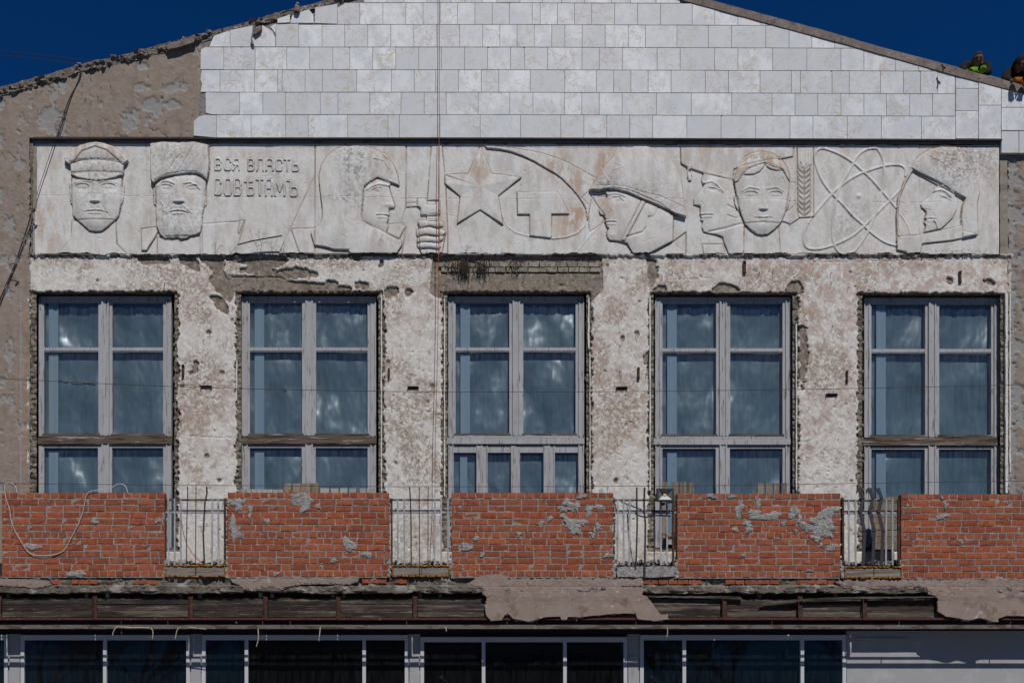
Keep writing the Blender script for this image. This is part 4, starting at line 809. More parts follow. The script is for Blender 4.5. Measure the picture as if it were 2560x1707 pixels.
for i, (f0, f1, o0, o1) in enumerate(WIN):
    s = sk((f0+f1)/2); c = (f0+f1)/2 + (0.5 if i < 4 else 1)
    worn = i in (0, 1, 4)
    wn = bpy.data.objects.new('window', None); COL.objects.link(wn); wn.parent = bld; wn.location = Vector(W(c, 1368, FY)) - wloc(bld)
    if i == 2: wn['label'] = 'middle tall window, with four narrow casements at the bottom'
    gl0, gl1, gr0, gr1 = f0+13+8, c-15.5-2, c+15.5+2, f1-19-2
    gl0 = f0 + (13 if i == 0 else 20 if i < 2 else 18.5)
    yt, ytr0, ytr1, yb = 755+s, 868.5+s, 879.5+s, 1083+s
    member('frame_stile', f0, gl0-5, 744+s, 1368, FY, .09, m_frame, wn); member('frame_stile', gr1+7, f1, 744+s, 1368, FY, .09, m_frame, wn)
    member('top_rail', f0+1, f1-1, 741+s, 752.5+s, FY+.004, .085, m_frame, wn)
    member('mullion', c-9.5, c+9.5, 752+s, 1088+s, FY-.008, .10, m_frame, wn)
    for xa, xb in ((gl0-5.5, gl0), (gl1, c-9), (c+9, gr0), (gr1, gr1+8)):
        member('sash_stile', xa, xb, 752+s, 1088+s, FY+.008, .06, m_frame, wn, groove=False)
    for xa, xb in ((gl0, gl1), (gr0, gr1)):
        member('sash_rail', xa, xb, 752+s, yt+1+s*0, FY+.010, .055, m_frame, wn); member('sash_rail', xa-4, xb+4, yb, 1088.5+s, FY+.006, .055, m_beam, wn)
        mb = MB(); mb.pbox(xa, xb, ytr0, ytr1-3, FY+.010, .05); mb.pbox(xa, xb, ytr1-2.6, ytr1, FY+.018, .04); mb.build('glazing_bar', m_frame, wn)
        for ya, yc in ((yt, ytr0), (ytr1, yb)):
            mb = MB(); mb.pbox(xa-1, xb+1, ya-1, yc+1, FY+.034, .004); mb.build('pane', m_glass, wn)
        film('window_film', xa-6, xb+6, yt-6, yb+4, FY+.100, wn, i*2+(xa > c))
        if xa < c: mb = MB(); mb.pbox(xa+12, xa+36, yt-4, yb, FY+.055, .006); mb.build('inner_reveal', m_jambin, wn)
    mb = MB(); bt = 1110+s
    mb.pbox(f0-1, f1+1, 1089+s, 1093.5+s, FY-.012, .10); mb.pbox(f0-3, f1+1, 1094+s, bt-1, FY-.022, .11); mb.build('middle_beam', m_beam if worn else m_frame, wn)
    if i != 2:
        member('mullion', c-9.5, c+9.5, bt, 1368, FY-.008, .10, m_frame, wn)
        for xa, xb in ((gl0-5.5, gl0), (gl1-1, c-9), (c+9, gr0-1), (gr1, gr1+8)): member('sash_stile', xa, xb, bt+1, 1360, FY+.008, .06, m_frame, wn, groove=False)
        cells = ((gl0, gl1-1), (gr0-1, gr1))
    else:
        cells = ((1132,1190.5), (1219,1277.5), (1300,1358.5), (1387,1444.6))
        for xa, xb in ((1191,1204),(1277.6,1288),(1358.8,1372)): member('mullion', xa, xb+1, bt+3, 1360, FY-.002, .09, m_frame, wn)
        for xa, xb in ((1122,1132),(1205,1219),(1289,1300),(1373,1387),(1445,1459)): member('sash_stile', xa, xb, bt+3, 1360, FY+.008, .06, m_frame, wn)
    ytp = 1119+s if i != 2 else 1131
    for xa, xb in cells:
        member('sash_rail', xa-1, xb+1, bt+2, ytp, FY+.010, .055, m_frame, wn)
        mb = MB(); mb.pbox(xa-1, xb+1, ytp-1, 1352, FY+.034, .004); mb.build('pane', m_glass, wn)
        film('window_film', xa-6, xb+6, ytp-6, 1352, FY+.100, wn, i*5+int(xa) % 17)
        member('sash_rail', xa-1, xb+1, 1350, 1360, FY+.010, .055, m_frame, wn)
    if i != 2: mb = MB(); mb.pbox(gl0+12, gl0+36, ytp+10, 1350, FY+.055, .006); mb.build('inner_reveal', m_jambin, wn)
    else: mb = MB(); mb.pbox(1150, 1168, ytp+10, 1350, FY+.055, .006); mb.build('inner_reveal', m_jambin, wn)
# dark rooms behind the windows
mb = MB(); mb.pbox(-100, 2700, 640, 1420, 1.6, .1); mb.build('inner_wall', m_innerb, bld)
# ------------------------------------------------------------------ balcony: slab, fascia, posts
BY = -1.31
bal = empty('balcony', W(1290, 1490, BY), 'long ruined balcony whose plaster has fallen off dark fascia boards, carrying the brick parapets', 'balcony')
mb = MB(); mb.pbox(-420, 3000, 1445, 1470, BY+.06, 1.26, False); mb.build('deck', m_slab, bal)
# rough slab edge with brick remnants, as a height field
h = HF(-300, 2860, 1438, 1487, 2.0, BY+.03); X, Y = h.X, h.Y
h.H += (fbm(X, Y*1.5, 30, 210, 5)-.5)*.10 + (fbm(X, Y, 8, 211)-.5)*.04
h.H += .05*sstep(Y, 1462, 1465)*(1-sstep(Y, 1478, 1484)); h.hole = Y > 1481 + (fbm(X, X*0, 50, 215, 4)-.5)*14
h.build({}, bal, ('slab_edge', m_slab, {}))
rb = random.Random(77)
for x0, x1, y0 in ((130,395,1449),(905,1045,1447),(1610,2100,1449)):
    x = x0
    while x < x1:
        wd = rb.uniform(14, 30)
        if rb.random() < .8: mb = MB(); mb.prism(ragged([(x,y0),(x+wd,y0),(x+wd,y0+10),(x,y0+10)], 1.2, 7, int(x)), BY+.005, .08); mb.build('brick_stub', m_brick, bal)
        x += wd + 3
# remaining plaster
pl = [[(576,1444),(700,1443),(900,1443),(895,1452),(868,1461),(800,1459),(745,1461),(700,1475),(668,1468),(640,1476),(610,1474),(596,1462),(580,1455)],
 [(1165,1459),(1200,1437),(1222,1434),(1254,1434),(1272,1443),(1535,1443),(1610,1446),(1607,1484),(1627,1500),(1652,1536),(1671,1536),(1671,1549),(1636,1554),(1594,1549),(1590,1533),(1529,1535),(1448,1544),(1419,1543),(1417,1551),(1403,1551),(1400,1543),(1370,1543),(1351,1546),(1322,1556),(1283,1549),(1270,1533),(1260,1540),(1254,1551),(1228,1554),(1215,1540),(1213,1517),(1218,1491),(1206,1484),(1208,1465),(1166,1463)],
 [(2085,1449),(2260,1447),(2900,1443),(2900,1556),(2700,1545),(2600,1543),(2518,1539),(2496,1548),(2496,1557),(2480,1556),(2450,1546),(2421,1553),(2395,1545),(2366,1543),(2344,1527),(2345,1491),(2321,1481),(2318,1468),(2201,1467),(2166,1470),(2110,1464)],
 [(-60,1444),(30,1445),(120,1450),(130,1462),(90,1471),(60,1467),(0,1464),(-60,1466)]]
for k, p in enumerate(pl):
    pts = ragged([(x, y) for x, y in p], 1.2, 9, k+60); cx_ = sum(q[0] for q in p)/len(p); cy_ = sum(q[1] for q in p)/len(p); mb = MB(); mb.prism([(cx_+(x-cx_)*.997, cy_+(y-cy_)*.93) for x, y in pts], BY-.030, .035); 
    o = mb.build('plaster_remnant', m_pinkpl, bal); mb2 = None
    xs0, xs1 = min(q[0] for q in p)-6, max(q[0] for q in p)+6; hh = HF(xs0, xs1, 1430, 1562, 1.8, BY-.037); m = hh.pip(p).astype(np.float32)
    m = hh.blur(m, 3) + (fbm(hh.X, hh.Y, 7, 400+k, 5, .7)-.5)*1.5; hh.hole = m + (fbm(hh.X, hh.Y, 16, 430+k, 3)-.5)*.8*(hh.Y > 1500) < .5
    hh.H += (fbm(hh.X, hh.Y, 26, 410+k, 4)-.5)*.009 + (fbm(hh.X, hh.Y, 6, 412)-.5)*.008 - .03*sstep(hh.Y, 1488, 1492)*((hh.Y-1490)/60) - .004*(m < .6)
    for q_ in range(int((xs1-xs0)/70)+1):
        x_, y_ = rs.uniform(xs0, xs1), rs.uniform(1446, 1545); a_ = rs.uniform(0, 6.3); cp = [(x_, y_)]
        for _ in range(8): a_ += rs.uniform(-.8, .8); x_ += 5*math.cos(a_); y_ += 4*math.sin(a_); cp.append((x_, y_))
        hh.stroke(cp, 1.4, -.012, 1)
        hh.blob(rs.uniform(xs0, xs1), rs.uniform(1446, 1545), rs.uniform(1, 3), rs.uniform(1, 5), -.02)
    hh.stroke(ragged([(xs0, 1466), (xs1, 1466)], 1, 9, k, False), 1.2, -.008*(k in (1, 2)), 1)
    hh.build({}, bal, ('plaster_remnant', m_pinkpl, {}))
# concrete lip
for k, (xa, xb) in enumerate(((-40,250),(255,610),(740,900),(905,1030),(1045,1206),(1630,1840),(1845,2040),(2060,2165),(2168,2318))):
    mb = MB(); mb.prism(ragged([(xa,1466),(xb,1466),(xb,1479),((xa+xb)/2,1482),(xa,1480)], 2, 10, k), BY-.022, .12); mb.build('concrete_lip', m_slab, bal)
bays = [(-230,-10),(6,230),(243,470),(483,657),(671,840),(852,1031),(1045,1213),(1613,1805),(1818,1995),(2007,2157),(2168,2345)]
rp = random.Random(31)
for xa, xb in bays:
    sy = 1 if xa > 1500 else 0
    for k in range(3):
        ya = 1493 + k*16.3 + sy + rp.uniform(-.5,.5); t = rp.uniform(-.8,.8)
        if xa > 1500 and k == 0: ya += 3
        mb = MB(); mb.prism(ragged([(xa,ya),(xb,ya+t),(xb,ya+15.6+t),(xa,ya+15.6)], .6, 16, int(xa)+k), BY+.045+rp.uniform(-.006,.008), .028, jit=.0); mb.build('plank', m_oldwood, bal)
mb = MB(); mb.pbox(1213, 1613, 1493, 1540, BY+.045, .03); mb.pbox(2345, 2900, 1493, 1540, BY+.045, .03); mb.build('boarding', m_oldwood, bal)
for x in (-2,237,476.5,664,846,1038,1811.5,2001,2162.5):
    mb = MB(); mb.prism(ragged([(x-5.5,1489),(x+5.5,1490),(x+5.5,1545),(x-5,1545)], .8, 9, int(x)+9), BY+.015, .012); mb.pbox(x-5, x-3.2, 1490, 1545, BY-.02, .033); mb.build('steel_post', m_rust, bal)
for x in (20,216,268,450,500,651,680,832,860,1050,1100,1900,2090,2240):
    mb = MB(); mb.prism(ragged([(x-5,1480),(x+4,1481),(x+4,1494),(x-4,1494)], 1, 6, int(x)), BY+.05, .05); mb.build('packing_block', m_slab, bal)
for k, (xa, xb) in enumerate(((-420,1218),(1218,3000))):
    mb = MB(); mb.pbox(xa, xb, 1543, 1548.6, BY+.0, .010); mb.build('red_angle', m_redang, bal)
mb = MB(); mb.prism(ragged([(1612,1488),(1700,1489),(1850,1490),(1855,1497),(1700,1493),(1612,1493)], .8, 12, 1), BY-.01, .05); mb.build('splintered_lath', m_oldwood, bal)
mb = MB(); mb.prism(ragged([(1905,1505),(2010,1495),(2150,1491),(2330,1490),(2340,1493),(2150,1496),(2030,1500),(1940,1508)], .8, 12, 1), BY-.03, .04); mb.build('splintered_lath', m_oldwood, bal)
mb = MB(); mb.pbox(-420, 3000, 1561, 1571, BY+.0, .016); mb.build('lower_rail', m_rail, bal)
for x, y0, y1 in ((303,1546,1586),(419,1543,1563),(656,1545,1563),(725,1546,1563),(1016,1545,1563),(1267,1535,1565),(1589,1532,1565),(1929,1548,1563),(2247,1548,1564),(2525,1546,1564)):
    mb = MB(); mb.bar(W(x,y0,BY+.02), W(x+1,y1,BY+.02), .014, .014); mb.build('hanger_bolt', m_rust, bal)
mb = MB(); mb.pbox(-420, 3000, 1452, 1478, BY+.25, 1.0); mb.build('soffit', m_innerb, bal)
for k, (pts) in enumerate(([(293,1566),(285,1575),(281,1588)],[(292,1566),(330,1568),(378,1570),(381,1596)],[(452,1567),(443,1574),(438,1597)],[(472,1567),(515,1572)],[(645,1571),(646,1594),(641,1615)],[(801,1566),(799,1584),(797,1601)],[(1667,1566),(1669,1578),(1667,1592)],[(1114,1566),(1116,1577)])):
    mb = MB(); q = [W(x, y, BY-.02) for x, y in smooth(pts, 4)] ; mb.tube(q, .009, 5, .006); o = mb.build('frayed_strand', m_bast)
    tag(o, ['short forked bast strand hanging left of the first pair under the balcony rail','bast strand bent over the rail with a square hook','hooked pale strand under the rail before the second pillar','flat lying strand stub on the rail above the second pillar','long straw-coloured strand over the second shopfront left mullion','thin grey strand over the middle of the second shopfront','thin pale strand over the fourth shopfront left mullion','tiny tuft on the rail above the third shopfront'][k], 'strand', 'frayed strands hanging from the balcony rail')
# ------------------------------------------------------------------ brick parapets
def brick_mesh(seed, nx):
    rr = random.Random(seed); mb = MB(); xs_ = [-.5]+[-.5+(k+rr.uniform(-.2,.2))/nx for k in range(1,nx)]+[.5]; zs = [-.5, rr.uniform(-.1,.1), .5]
    e = .06
    g = {}
    for j, z in enumerate(zs):
        for i_, x in enumerate(xs_):
            ed = (i_ in (0, nx)) or j in (0, 2); xx = x*(1-e/nx*.8) + rr.uniform(-.006,.006); zz = z*(1-.05)+rr.uniform(-.02,.02)
            g[i_,j] = len(mb.v); mb.v.append((xx, -.5 + (rr.uniform(.01,.05) if ed else rr.uniform(0,.02)), zz))
    for j in range(2):
        for i_ in range(nx): mb.f.append((g[i_,j], g[i_+1,j], g[i_+1,j+1], g[i_,j+1]))
    ring = [(i_,0) for i_ in range(nx+1)] + [(nx,1)] + [(i_,2) for i_ in range(nx,-1,-1)] + [(0,1)]
    b = len(mb.v)
    for i_, j in ring: x, _, z = mb.v[g[i_,j]]; mb.v.append((x, .5, z))
    n = len(ring)
    for k in range(n): a, c = ring[k], ring[(k+1)%n]; mb.f.append((g[c], g[a], b+k, b+(k+1)%n))
    mb.f.append(tuple(range(b+n-1, b-1, -1)))
    me = bpy.data.meshes.new('brick'); me.from_pydata(mb.v, [], mb.f); me.update(); me.materials.append(m_brick); return me
BS = [brick_mesh(k, 3) for k in range(9)]; BH = [brick_mesh(50+k, 2) for k in range(6)]
PAN = [(4.5,412.6), (569,972.5), (1129.3,1533.6), (1693,2101), (2252.5,2660)]
PL = ['first red brick parapet from the left, with a white cable looped down its face', 'second red brick parapet, with a pale bare patch and a mortar blob at the top', 'middle red brick parapet, mortar smeared on its upper right', 'red brick parapet right of the floodlight, most heavily smeared with mortar', 'cleanest red brick parapet, cut by the right edge of the photo']
sx = (D+BY)/F; r0 = 1231
PY = BY - .005
parapets = []
for p, (xa, xb) in enumerate(PAN):
    s = (sk(xa)+sk(xb))/2*.9
    par = empty('brick_parapet', W((xa+xb)/2, 1442+s, PY), PL[p], 'parapet', 'brick parapets of the balcony'); parapets.append(par)
    mb = MB(); mb.pbox(xa+1.5, xb-1.5, 1231.5+s, 1443+s, PY+.005, .09); mb.pbox(xa+2, xb-2, 1233+s, 1445+s, PY+.10, .02); mb.build('mortar', m_mortar, par)
    rr = random.Random(p*7+1); cnt = 0
    for row in range(13):
        ya = r0 + s + row*16.25; yb = ya + 13.9
        if row == 0: ya += .0; yb = ya + 13.2
        header = row in (0, 6, 12); x = xa; first = True
        pit = 20.4 if header else 41.6; off = [0, .72, .22, .72, .18, .6, .0, .75, .45, .95, .48, .7, 0][row] if p != 1 else [0,.05,.5,.98,.5,.7,0,.8,.45,.95,.45,.75,0][row]
        start = xa - (pit*(1-off) if off and not header else 0); x = start
        while x < xb - 4:
            w_ = pit if header or rr.random() > .09 else pit*.5
            a = max(x, xa); b = min(x + w_ - 2.0 + rr.uniform(-.5,.5), xb)
            if xb - b < 6: b = xb
            if b - a > 5 and not (p == 2 and row == 8 and 1148 < a < 1160):
                hgt = yb - ya + rr.uniform(-.5,.5); cy = (ya+yb)/2 + rr.uniform(-.35,.35)
                c = W((a+b)/2, cy, PY); o = bpy.data.objects.new('brick', rr.choice(BH if (b-a) < 24 else BS)); COL.objects.link(o)
                o.parent = par; dep = .10; o.scale = ((b-a)*sx, dep, hgt*sx); o.rotation_euler = (rr.uniform(-.01,.01), rr.uniform(-.008,.008), rr.uniform(-.008,.008))
                o.location = Vector((c[0], PY + dep/2 - .002 + rr.uniform(-.005,.004), c[2])) - par.location; cnt += 1
            x += w_
# mortar smears
def smear(par, cx, cy, rx, ry, seed, n=15):
    rr = random.Random(seed); pts = []
    for k in range(n):
        a = 2*math.pi*k/n; q = .9+.22*math.sin(2*a+seed)+.18*math.sin(3*a+seed*2.3)+.12*math.sin(5*a+seed)+rr.uniform(-.14,.14); pts.append((cx+rx*q*math.cos(a), cy+ry*q*math.sin(a)))
    pts = ragged(pts, .9, 4, seed); b = MB(); c = W(cx, cy, PY); m = len(pts)
    for p_, yy in ((1.0, PY-.001), (.84, PY-.006-rr.uniform(0,.004)), (.45, PY-.009-rr.uniform(0,.006))):
        for x, y in pts: q = W(cx+(x-cx)*p_+rr.uniform(-.4,.4), cy+(y-cy)*p_+rr.uniform(-.4,.4), PY); b.v.append((q[0], yy+rr.uniform(-.0025,.0025), q[2]))
    b.v.append((c[0], PY-.013, c[2])); b.v += [(v[0], PY+.02, v[2]) for v in b.v[:m]]
    for k in range(m):
        j = (k+1) % m; b.f += [(k,m+k,m+j,j), (m+k,2*m+k,2*m+j,m+j), (2*m+k,3*m,2*m+j), (j,3*m+1+j,3*m+1+k,k)]
    b.build('mortar_smear', m_smear, par)
SM = {0: [(236,1302,9,8),(82,1366,20,9),(192,1434,22,10),(396,1301,9,7)], 
 1: [(590,1256,20,12),(598,1268,9,10),(625,1278,7,14),(582,1318,9,30),(590,1332,13,18),(667,1303,7,8),(757,1252,22,18),(760,1272,13,11),(744,1239,22,7),(795,1266,10,6),(873,1362,18,16),(917,1385,14,8),(833,1401,7,9),(690,1434,7,6)],
 2: [(1168,1366,20,8),(1150,1269,6,6),(1420,1256,14,12),(1413,1272,16,8),(1440,1266,9,16),(1455,1240,14,6),(1472,1275,12,14),(1497,1268,16,6),(1428,1310,20,15),(1450,1304,22,9),(1440,1325,12,12),(1374,1296,8,7),(1352,1308,9,7),(1496,1318,9,9),(1482,1337,8,7),(1408,1290,8,8),(1520,1388,12,7),(1296,1336,5,6),(1190,1346,10,6),(1205,1386,7,5)],
 3: [(1778,1238,11,7),(1828,1239,10,6),(1847,1275,8,22),(1852,1266,12,8),(1885,1280,20,9),(1868,1308,13,9),(1902,1292,32,8),(1895,1258,6,20),(1930,1286,22,10),(1985,1278,14,14),(1958,1306,8,6),(2000,1300,8,16),(2017,1316,14,12),(2035,1300,10,12),(2060,1285,18,16),(2080,1275,14,14),(2052,1320,22,20),(2072,1310,16,18),(2040,1343,14,8),(2075,1336,8,8),(1872,1322,8,10),(2080,1366,14,10),(2052,1362,8,5),(1990,1326,7,5),(1838,1322,10,6),(2024,1424,9,4),(1940,1345,6,5),(1860,1385,5,8)],
 4: [(2355,1290,16,7),(2268,1266,6,6),(2364,1262,8,8),(2403,1352,6,5),(2500,1445,14,6),(2355,1244,4,5)]}
for p, L_ in SM.items():
    for k, (cx, cy, rx, ry) in enumerate(L_): smear(parapets[p], cx, cy+(p > 2)*1.5, rx*1.08, ry*1.08, p*40+k, 22)
mb = MB()
for p, (xa, xb) in enumerate(PAN):
    for k in range(22):
        x, y = rs.uniform(xa+5, min(xb, 2620)-5), 1231+rs.uniform(0, 205); c = W(x, y, PY-.004); mb.rock(c, rs.uniform(.005,.018), .003, rs.uniform(.004,.010), k+p*31)
mb.build('mortar_splashes', m_smear, parapets[0] if False else bal, kind='stuff')
# ------------------------------------------------------------------ railings in the gaps
RYL = BY + .02
GL = ['iron railing in the leftmost gap, three thin bent rods between its grey bars', 'iron railing in the second gap, with the red rope behind it', 'iron railing right of the middle parapet, with a pale pipe slanting behind it', 'iron railing with three broad zigzag dark plates, in the rightmost gap']
gaps = [(413,568,1246.5,[421,436.6,451.8,530.4,546],[562]), (973,1128,1246.5,[994.4,1010.6,1087,1103,1119.6],[979]), (1534,1692,1247,[1544,1559,1574,1652,1667.5],[1682.6]), (2103,2251,1248.5,[2122,2139,2215,2231],[2107,2246])]
for k, (xa, xb, yt, bars, rusts) in enumerate(gaps):
    rl = empty('railing', W((xa+xb)/2, 1412, RYL), GL[k], 'railing', 'railings between the brick parapets')
    mb = MB(); mb.pbox(xa, xb, yt, yt+4, RYL, .035); mb.build('top_rail', m_rail, rl)
    mb = MB(); mb.pbox(xa, xb, yt+31, yt+35.5, RYL+.005, .03); mb.build('middle_rail', m_bar, rl)
    mb = MB(); mb.pbox(xa, xb, yt+27.5, yt+30, RYL+.06, .03); mb.build('inner_rail', m_rust, rl)
    for x in bars: mb = MB(); a = random.uniform(-.6,.6); mb.bar(W(x+a,yt-1,RYL-.012), W(x-a,1412,RYL-.012), .026, .012); mb.build('bar', m_bar, rl)
    for x in rusts: mb = MB(); mb.bar(W(x,yt-1,RYL-.01), W(x+.5,1413,RYL-.01), .030, .03); mb.build('end_post', m_rust, rl)
    for x in (xa+3, xb-3):
        mb = MB(); mb.bar(W(x, yt+4, RYL+.03), W(x+(4 if x < (xa+xb)/2 else -4), yt+30, RYL+.03), .012, .02); mb.build('corner_strut', m_black, rl)
def rod(pts, label, Y=BY-.015, wd=.016, group='bent dark rods standing in the railings', flat=False):
    mb = MB(); q = [W(x, y, Y + .02*math.sin(i*1.7)) for i, (x, y) in enumerate(pts)]
    if flat:
        for i in range(len(pts)-1):
            (xa, ya), (xb, yb) = pts[i], pts[i+1]; mb.prism([(xa,ya),(xa+flat,ya),(xb+flat,yb),(xb,yb)], Y+.008*i, .012)
    else: mb.tube(q, wd/2, 6)
    o = mb.build('bent_rod', m_black); tag(o, label, 'rod', group)
rod([(469,1216),(469,1246),(467,1310),(466,1410)], 'left bent rod in the leftmost gap railing'); rod([(490,1216),(489.5,1300),(488.5,1440)], 'straight long rod in the middle of the leftmost gap railing', wd=.014)
rod([(516.5,1216),(517.5,1232),(512.5,1255),(508,1330),(511,1410)], 'thickest bowed rod in the leftmost gap railing', wd=.026)
rod([(1024,1217),(1026,1250),(1027.5,1300),(1028,1412)], 'left rod in the second gap railing', wd=.02); rod([(1048,1217),(1048.5,1300),(1049,1439)], 'long central rod in the second gap railing', wd=.014); rod([(1071,1217),(1070,1250),(1070,1410)], 'thin rod in the second gap, nearest the red rope', wd=.012)
def spear(x, y, dx): return [(x-1,y),(x+4,y+9)]
rod([(1592,1218),(1592,1265),(1593,1310),(1590,1415)], 'left rod with a pointed tip in the gap right of the middle parapet', wd=.026); rod([(1611.5,1218),(1610,1265),(1613.5,1310),(1611.5,1446)], 'longest rod with a pointed tip in the gap right of the middle parapet', wd=.030); rod([(1635,1255),(1635.5,1330),(1635.5,1412)], 'short rod under the floodlight', wd=.018)
for k, (dx, lab) in enumerate(((0,'left zigzag plate in the rightmost railing'),(24,'middle zigzag plate in the rightmost railing'),(46,'right zigzag plate in the rightmost railing'))):
    x = 2141 + dx; rod([(x+5,1219),(x+13,1245),(x+6,1280),(x+17,1327),(x+13,1412)], lab, BY-.02, flat=8)
    mb = MB(); mb.prism([(x+1,1222),(x+9,1218.5),(x+13,1226),(x+8,1234),(x+5,1228),(x,1235)], BY-.022, .012); tag(mb.build('rod_tip', m_black), ['flared tip of the left zigzag plate','flared tip of the middle zigzag plate','flared tip of the right zigzag plate'][k], 'rod tip')
# diagonal pipe and cables behind the third railing
mb = MB(); mb.tube([W(1553,1253,BY+.25), W(1605,1273,BY+.2)], .018, 8); tag(mb.build('pipe', m_bar), 'pale pipe slanting behind the railing right of the middle parapet', 'pipe')
mb = MB(); mb.tube([W(x,y,BY+.2) for x,y in smooth([(1568,1262),(1571,1330),(1576,1370),(1584,1408)],4)], .012, 6); tag(mb.build('hose', m_bar), 'bent grey hose behind the bars right of the middle parapet', 'hose')
mb = MB(); mb.tube([W(x,y,BY+.15) for x,y in smooth([(1588,1284),(1612,1292),(1640,1288),(1676,1290)],4)], .012, 6); tag(mb.build('hose', m_bar), 'grey hose sagging under the middle rail below the floodlight', 'hose')
# wooden troughs closing the gaps
for k, (xa, xb, ya, yb) in enumerate(((414,562,1413.5,1440),(981.5,1123,1414,1439.5),(2113,2253,1417,1443.5))):
    tr = empty('timber_board', W((xa+xb)/2, yb, BY), ['grey board edged with orange foam under the leftmost railing','grey board edged with orange foam under the second railing','grey board edged with orange foam under the rightmost railing'][k], 'board', 'foam-edged boards under the railings')
    mb = MB(); mb.pbox(xa+2, xb-2, ya+2.5, yb-2.5, BY-.01, .05); mb.build('board', m_board, tr)
    mb = MB(); rr = random.Random(k+9); 
    x = xa+1
    while x < xb:
        for y in (ya, yb):
            if rr.random() < .78: c = W(x, y + rr.uniform(-.6,.6), BY-.002); mb.rock(c, .022, .028, rr.uniform(.005,.014), rr.randint(0,9999))
        x += 4.4
    for xe in (xa, xb):
        y = ya
        while y < yb: c = W(xe + rr.uniform(-.5,.5), y, BY-.005); mb.rock(c, .008, .02, .014, rr.randint(0,9999)); y += 4.3
    mb.build('foam_bead', m_foam, tr, kind='stuff')
    mb = MB(); mb.bar(W((xa+xb)/2+2, ya, BY-.016), W((xa+xb)/2+2, yb+1, BY-.016), .008, .008); mb.build('wire', m_rust, tr)
mb = MB(); mb.prism(ragged([(1543,1416),(1687,1414),(1687,1440),(1640,1442),(1543,1441)], 1, 9, 3), BY-.01, .15); tag(mb.build('concrete_curb', m_smear), 'grey cement curb under the railing below the floodlight', 'curb')
# rubble on the balcony floor behind the railings
mb = MB(); rr = random.Random(8)
for xa, xb, *_ in gaps:
    for k in range(46): c = W(rr.uniform(xa+2, xb-2), rr.uniform(1402, 1412), BY+rr.uniform(.1,.35)); mb.rock(c, rr.uniform(.01,.05), .03, rr.uniform(.008,.03), k)
    for x in (xa+1.5, xb-1):
        y = 1250
        while y < 1440: c = W(x+rr.uniform(-1,1), y, BY+.08); mb.rock(c, .012, .05, rr.uniform(.03,.06), rr.randint(0,999)); y += rr.uniform(9,18)
    for x in (xa, xb):
        for y in range(1405,1446,7): c = W(x+rr.uniform(-3,3), y, BY+.04); mb.rock(c, .035, .05, .04, rr.randint(0,999))
tag(mb.build('rubble', m_smear), 'mortar rubble lying on the balcony floor in the gaps', 'rubble', kind='stuff')
# debris at the foot of the wall behind the second gap
mb = MB(); mb.bar(W(1069,1401,BY+.2), W(1098,1404,BY+.2), .02, .02); tag(mb.build('stick', m_slat), 'thin stick lying behind the second railing', 'stick')
# floodlight
fl = empty('floodlight', W(1664, 1252, BY-.1), 'small black floodlight facing out above the third railing', 'floodlight')
a = W(1642.5,1252,BY-.14); b = W(1685,1220,BY-.14); Yf = BY-.14; mb = MB(); t = .03
for x0, x1, z0, z1 in ((a[0],b[0],a[2],a[2]+t*.8),(a[0],b[0],b[2]-t*.8,b[2]),(a[0],a[0]+t,a[2]+t*.8,b[2]-t*.8),(b[0]-t,b[0],a[2]+t*.8,b[2]-t*.8)): mb.box(x0,x1,Yf,Yf+.05,z0,z1)
mb.box(a[0]+.01,b[0]-.01,Yf+.05,Yf+.09,a[2]+.01,b[2]-.01)
for k in range(9): x = a[0]+.03+k*(b[0]-a[0]-.06)/8; mb.box(x-.003,x+.003,Yf+.09,Yf+.115,a[2]+.02,b[2]-.02)
mb.build('housing', m_black, fl)
m_refl = M('reflector_metal', (.22,.225,.23), [], rough=.5, bump=0, metallic=.6)
x0,x1,z0,z1 = a[0]+t,b[0]-t,a[2]+t*.8,b[2]-t*.8; cx,cz=(x0+x1)/2,(z0+z1)/2+.01
for nm, q in (('bottom',[(x0,Yf+.004,z0),(x1,Yf+.004,z0),(cx+.04,Yf+.045,cz-.02),(cx-.04,Yf+.045,cz-.02)]),('top',[(x0,Yf+.004,z1),(cx-.04,Yf+.045,cz+.02),(cx+.04,Yf+.045,cz+.02),(x1,Yf+.004,z1)]),('l',[(x0,Yf+.004,z0),(cx-.04,Yf+.045,cz-.02),(cx-.04,Yf+.045,cz+.02),(x0,Yf+.004,z1)]),('r',[(x1,Yf+.004,z0),(x1,Yf+.004,z1),(cx+.04,Yf+.045,cz+.02),(cx+.04,Yf+.045,cz-.02)])):
    mb = MB(); mb.v = q + [(v[0],v[1]+.004,v[2]) for v in q]; mb.f = [(0,1,2,3),(7,6,5,4),(0,4,5,1),(1,5,6,2),(2,6,7,3),(3,7,4,0)]; mb.build('reflector', m_refl, fl)
mb = MB(); mb.box(cx-.025,cx+.025,Yf+.036,Yf+.046,cz-.018,cz+.018); mb.build('led_chip', M('led_yellow', (.55,.50,.10), [], bump=0), fl)
for q in ((a[0]-.012,a[0]-.002,Yf+.02,Yf+.06,a[2]+.02,cz+.01),(b[0]+.002,b[0]+.012,Yf+.02,Yf+.06,a[2]+.02,cz+.01),(cx-.02,cx+.02,Yf+.09,BY+.04,a[2]-.03,a[2]+.0)): mb = MB(); mb.box(*q); mb.build('bracket', m_black, fl)
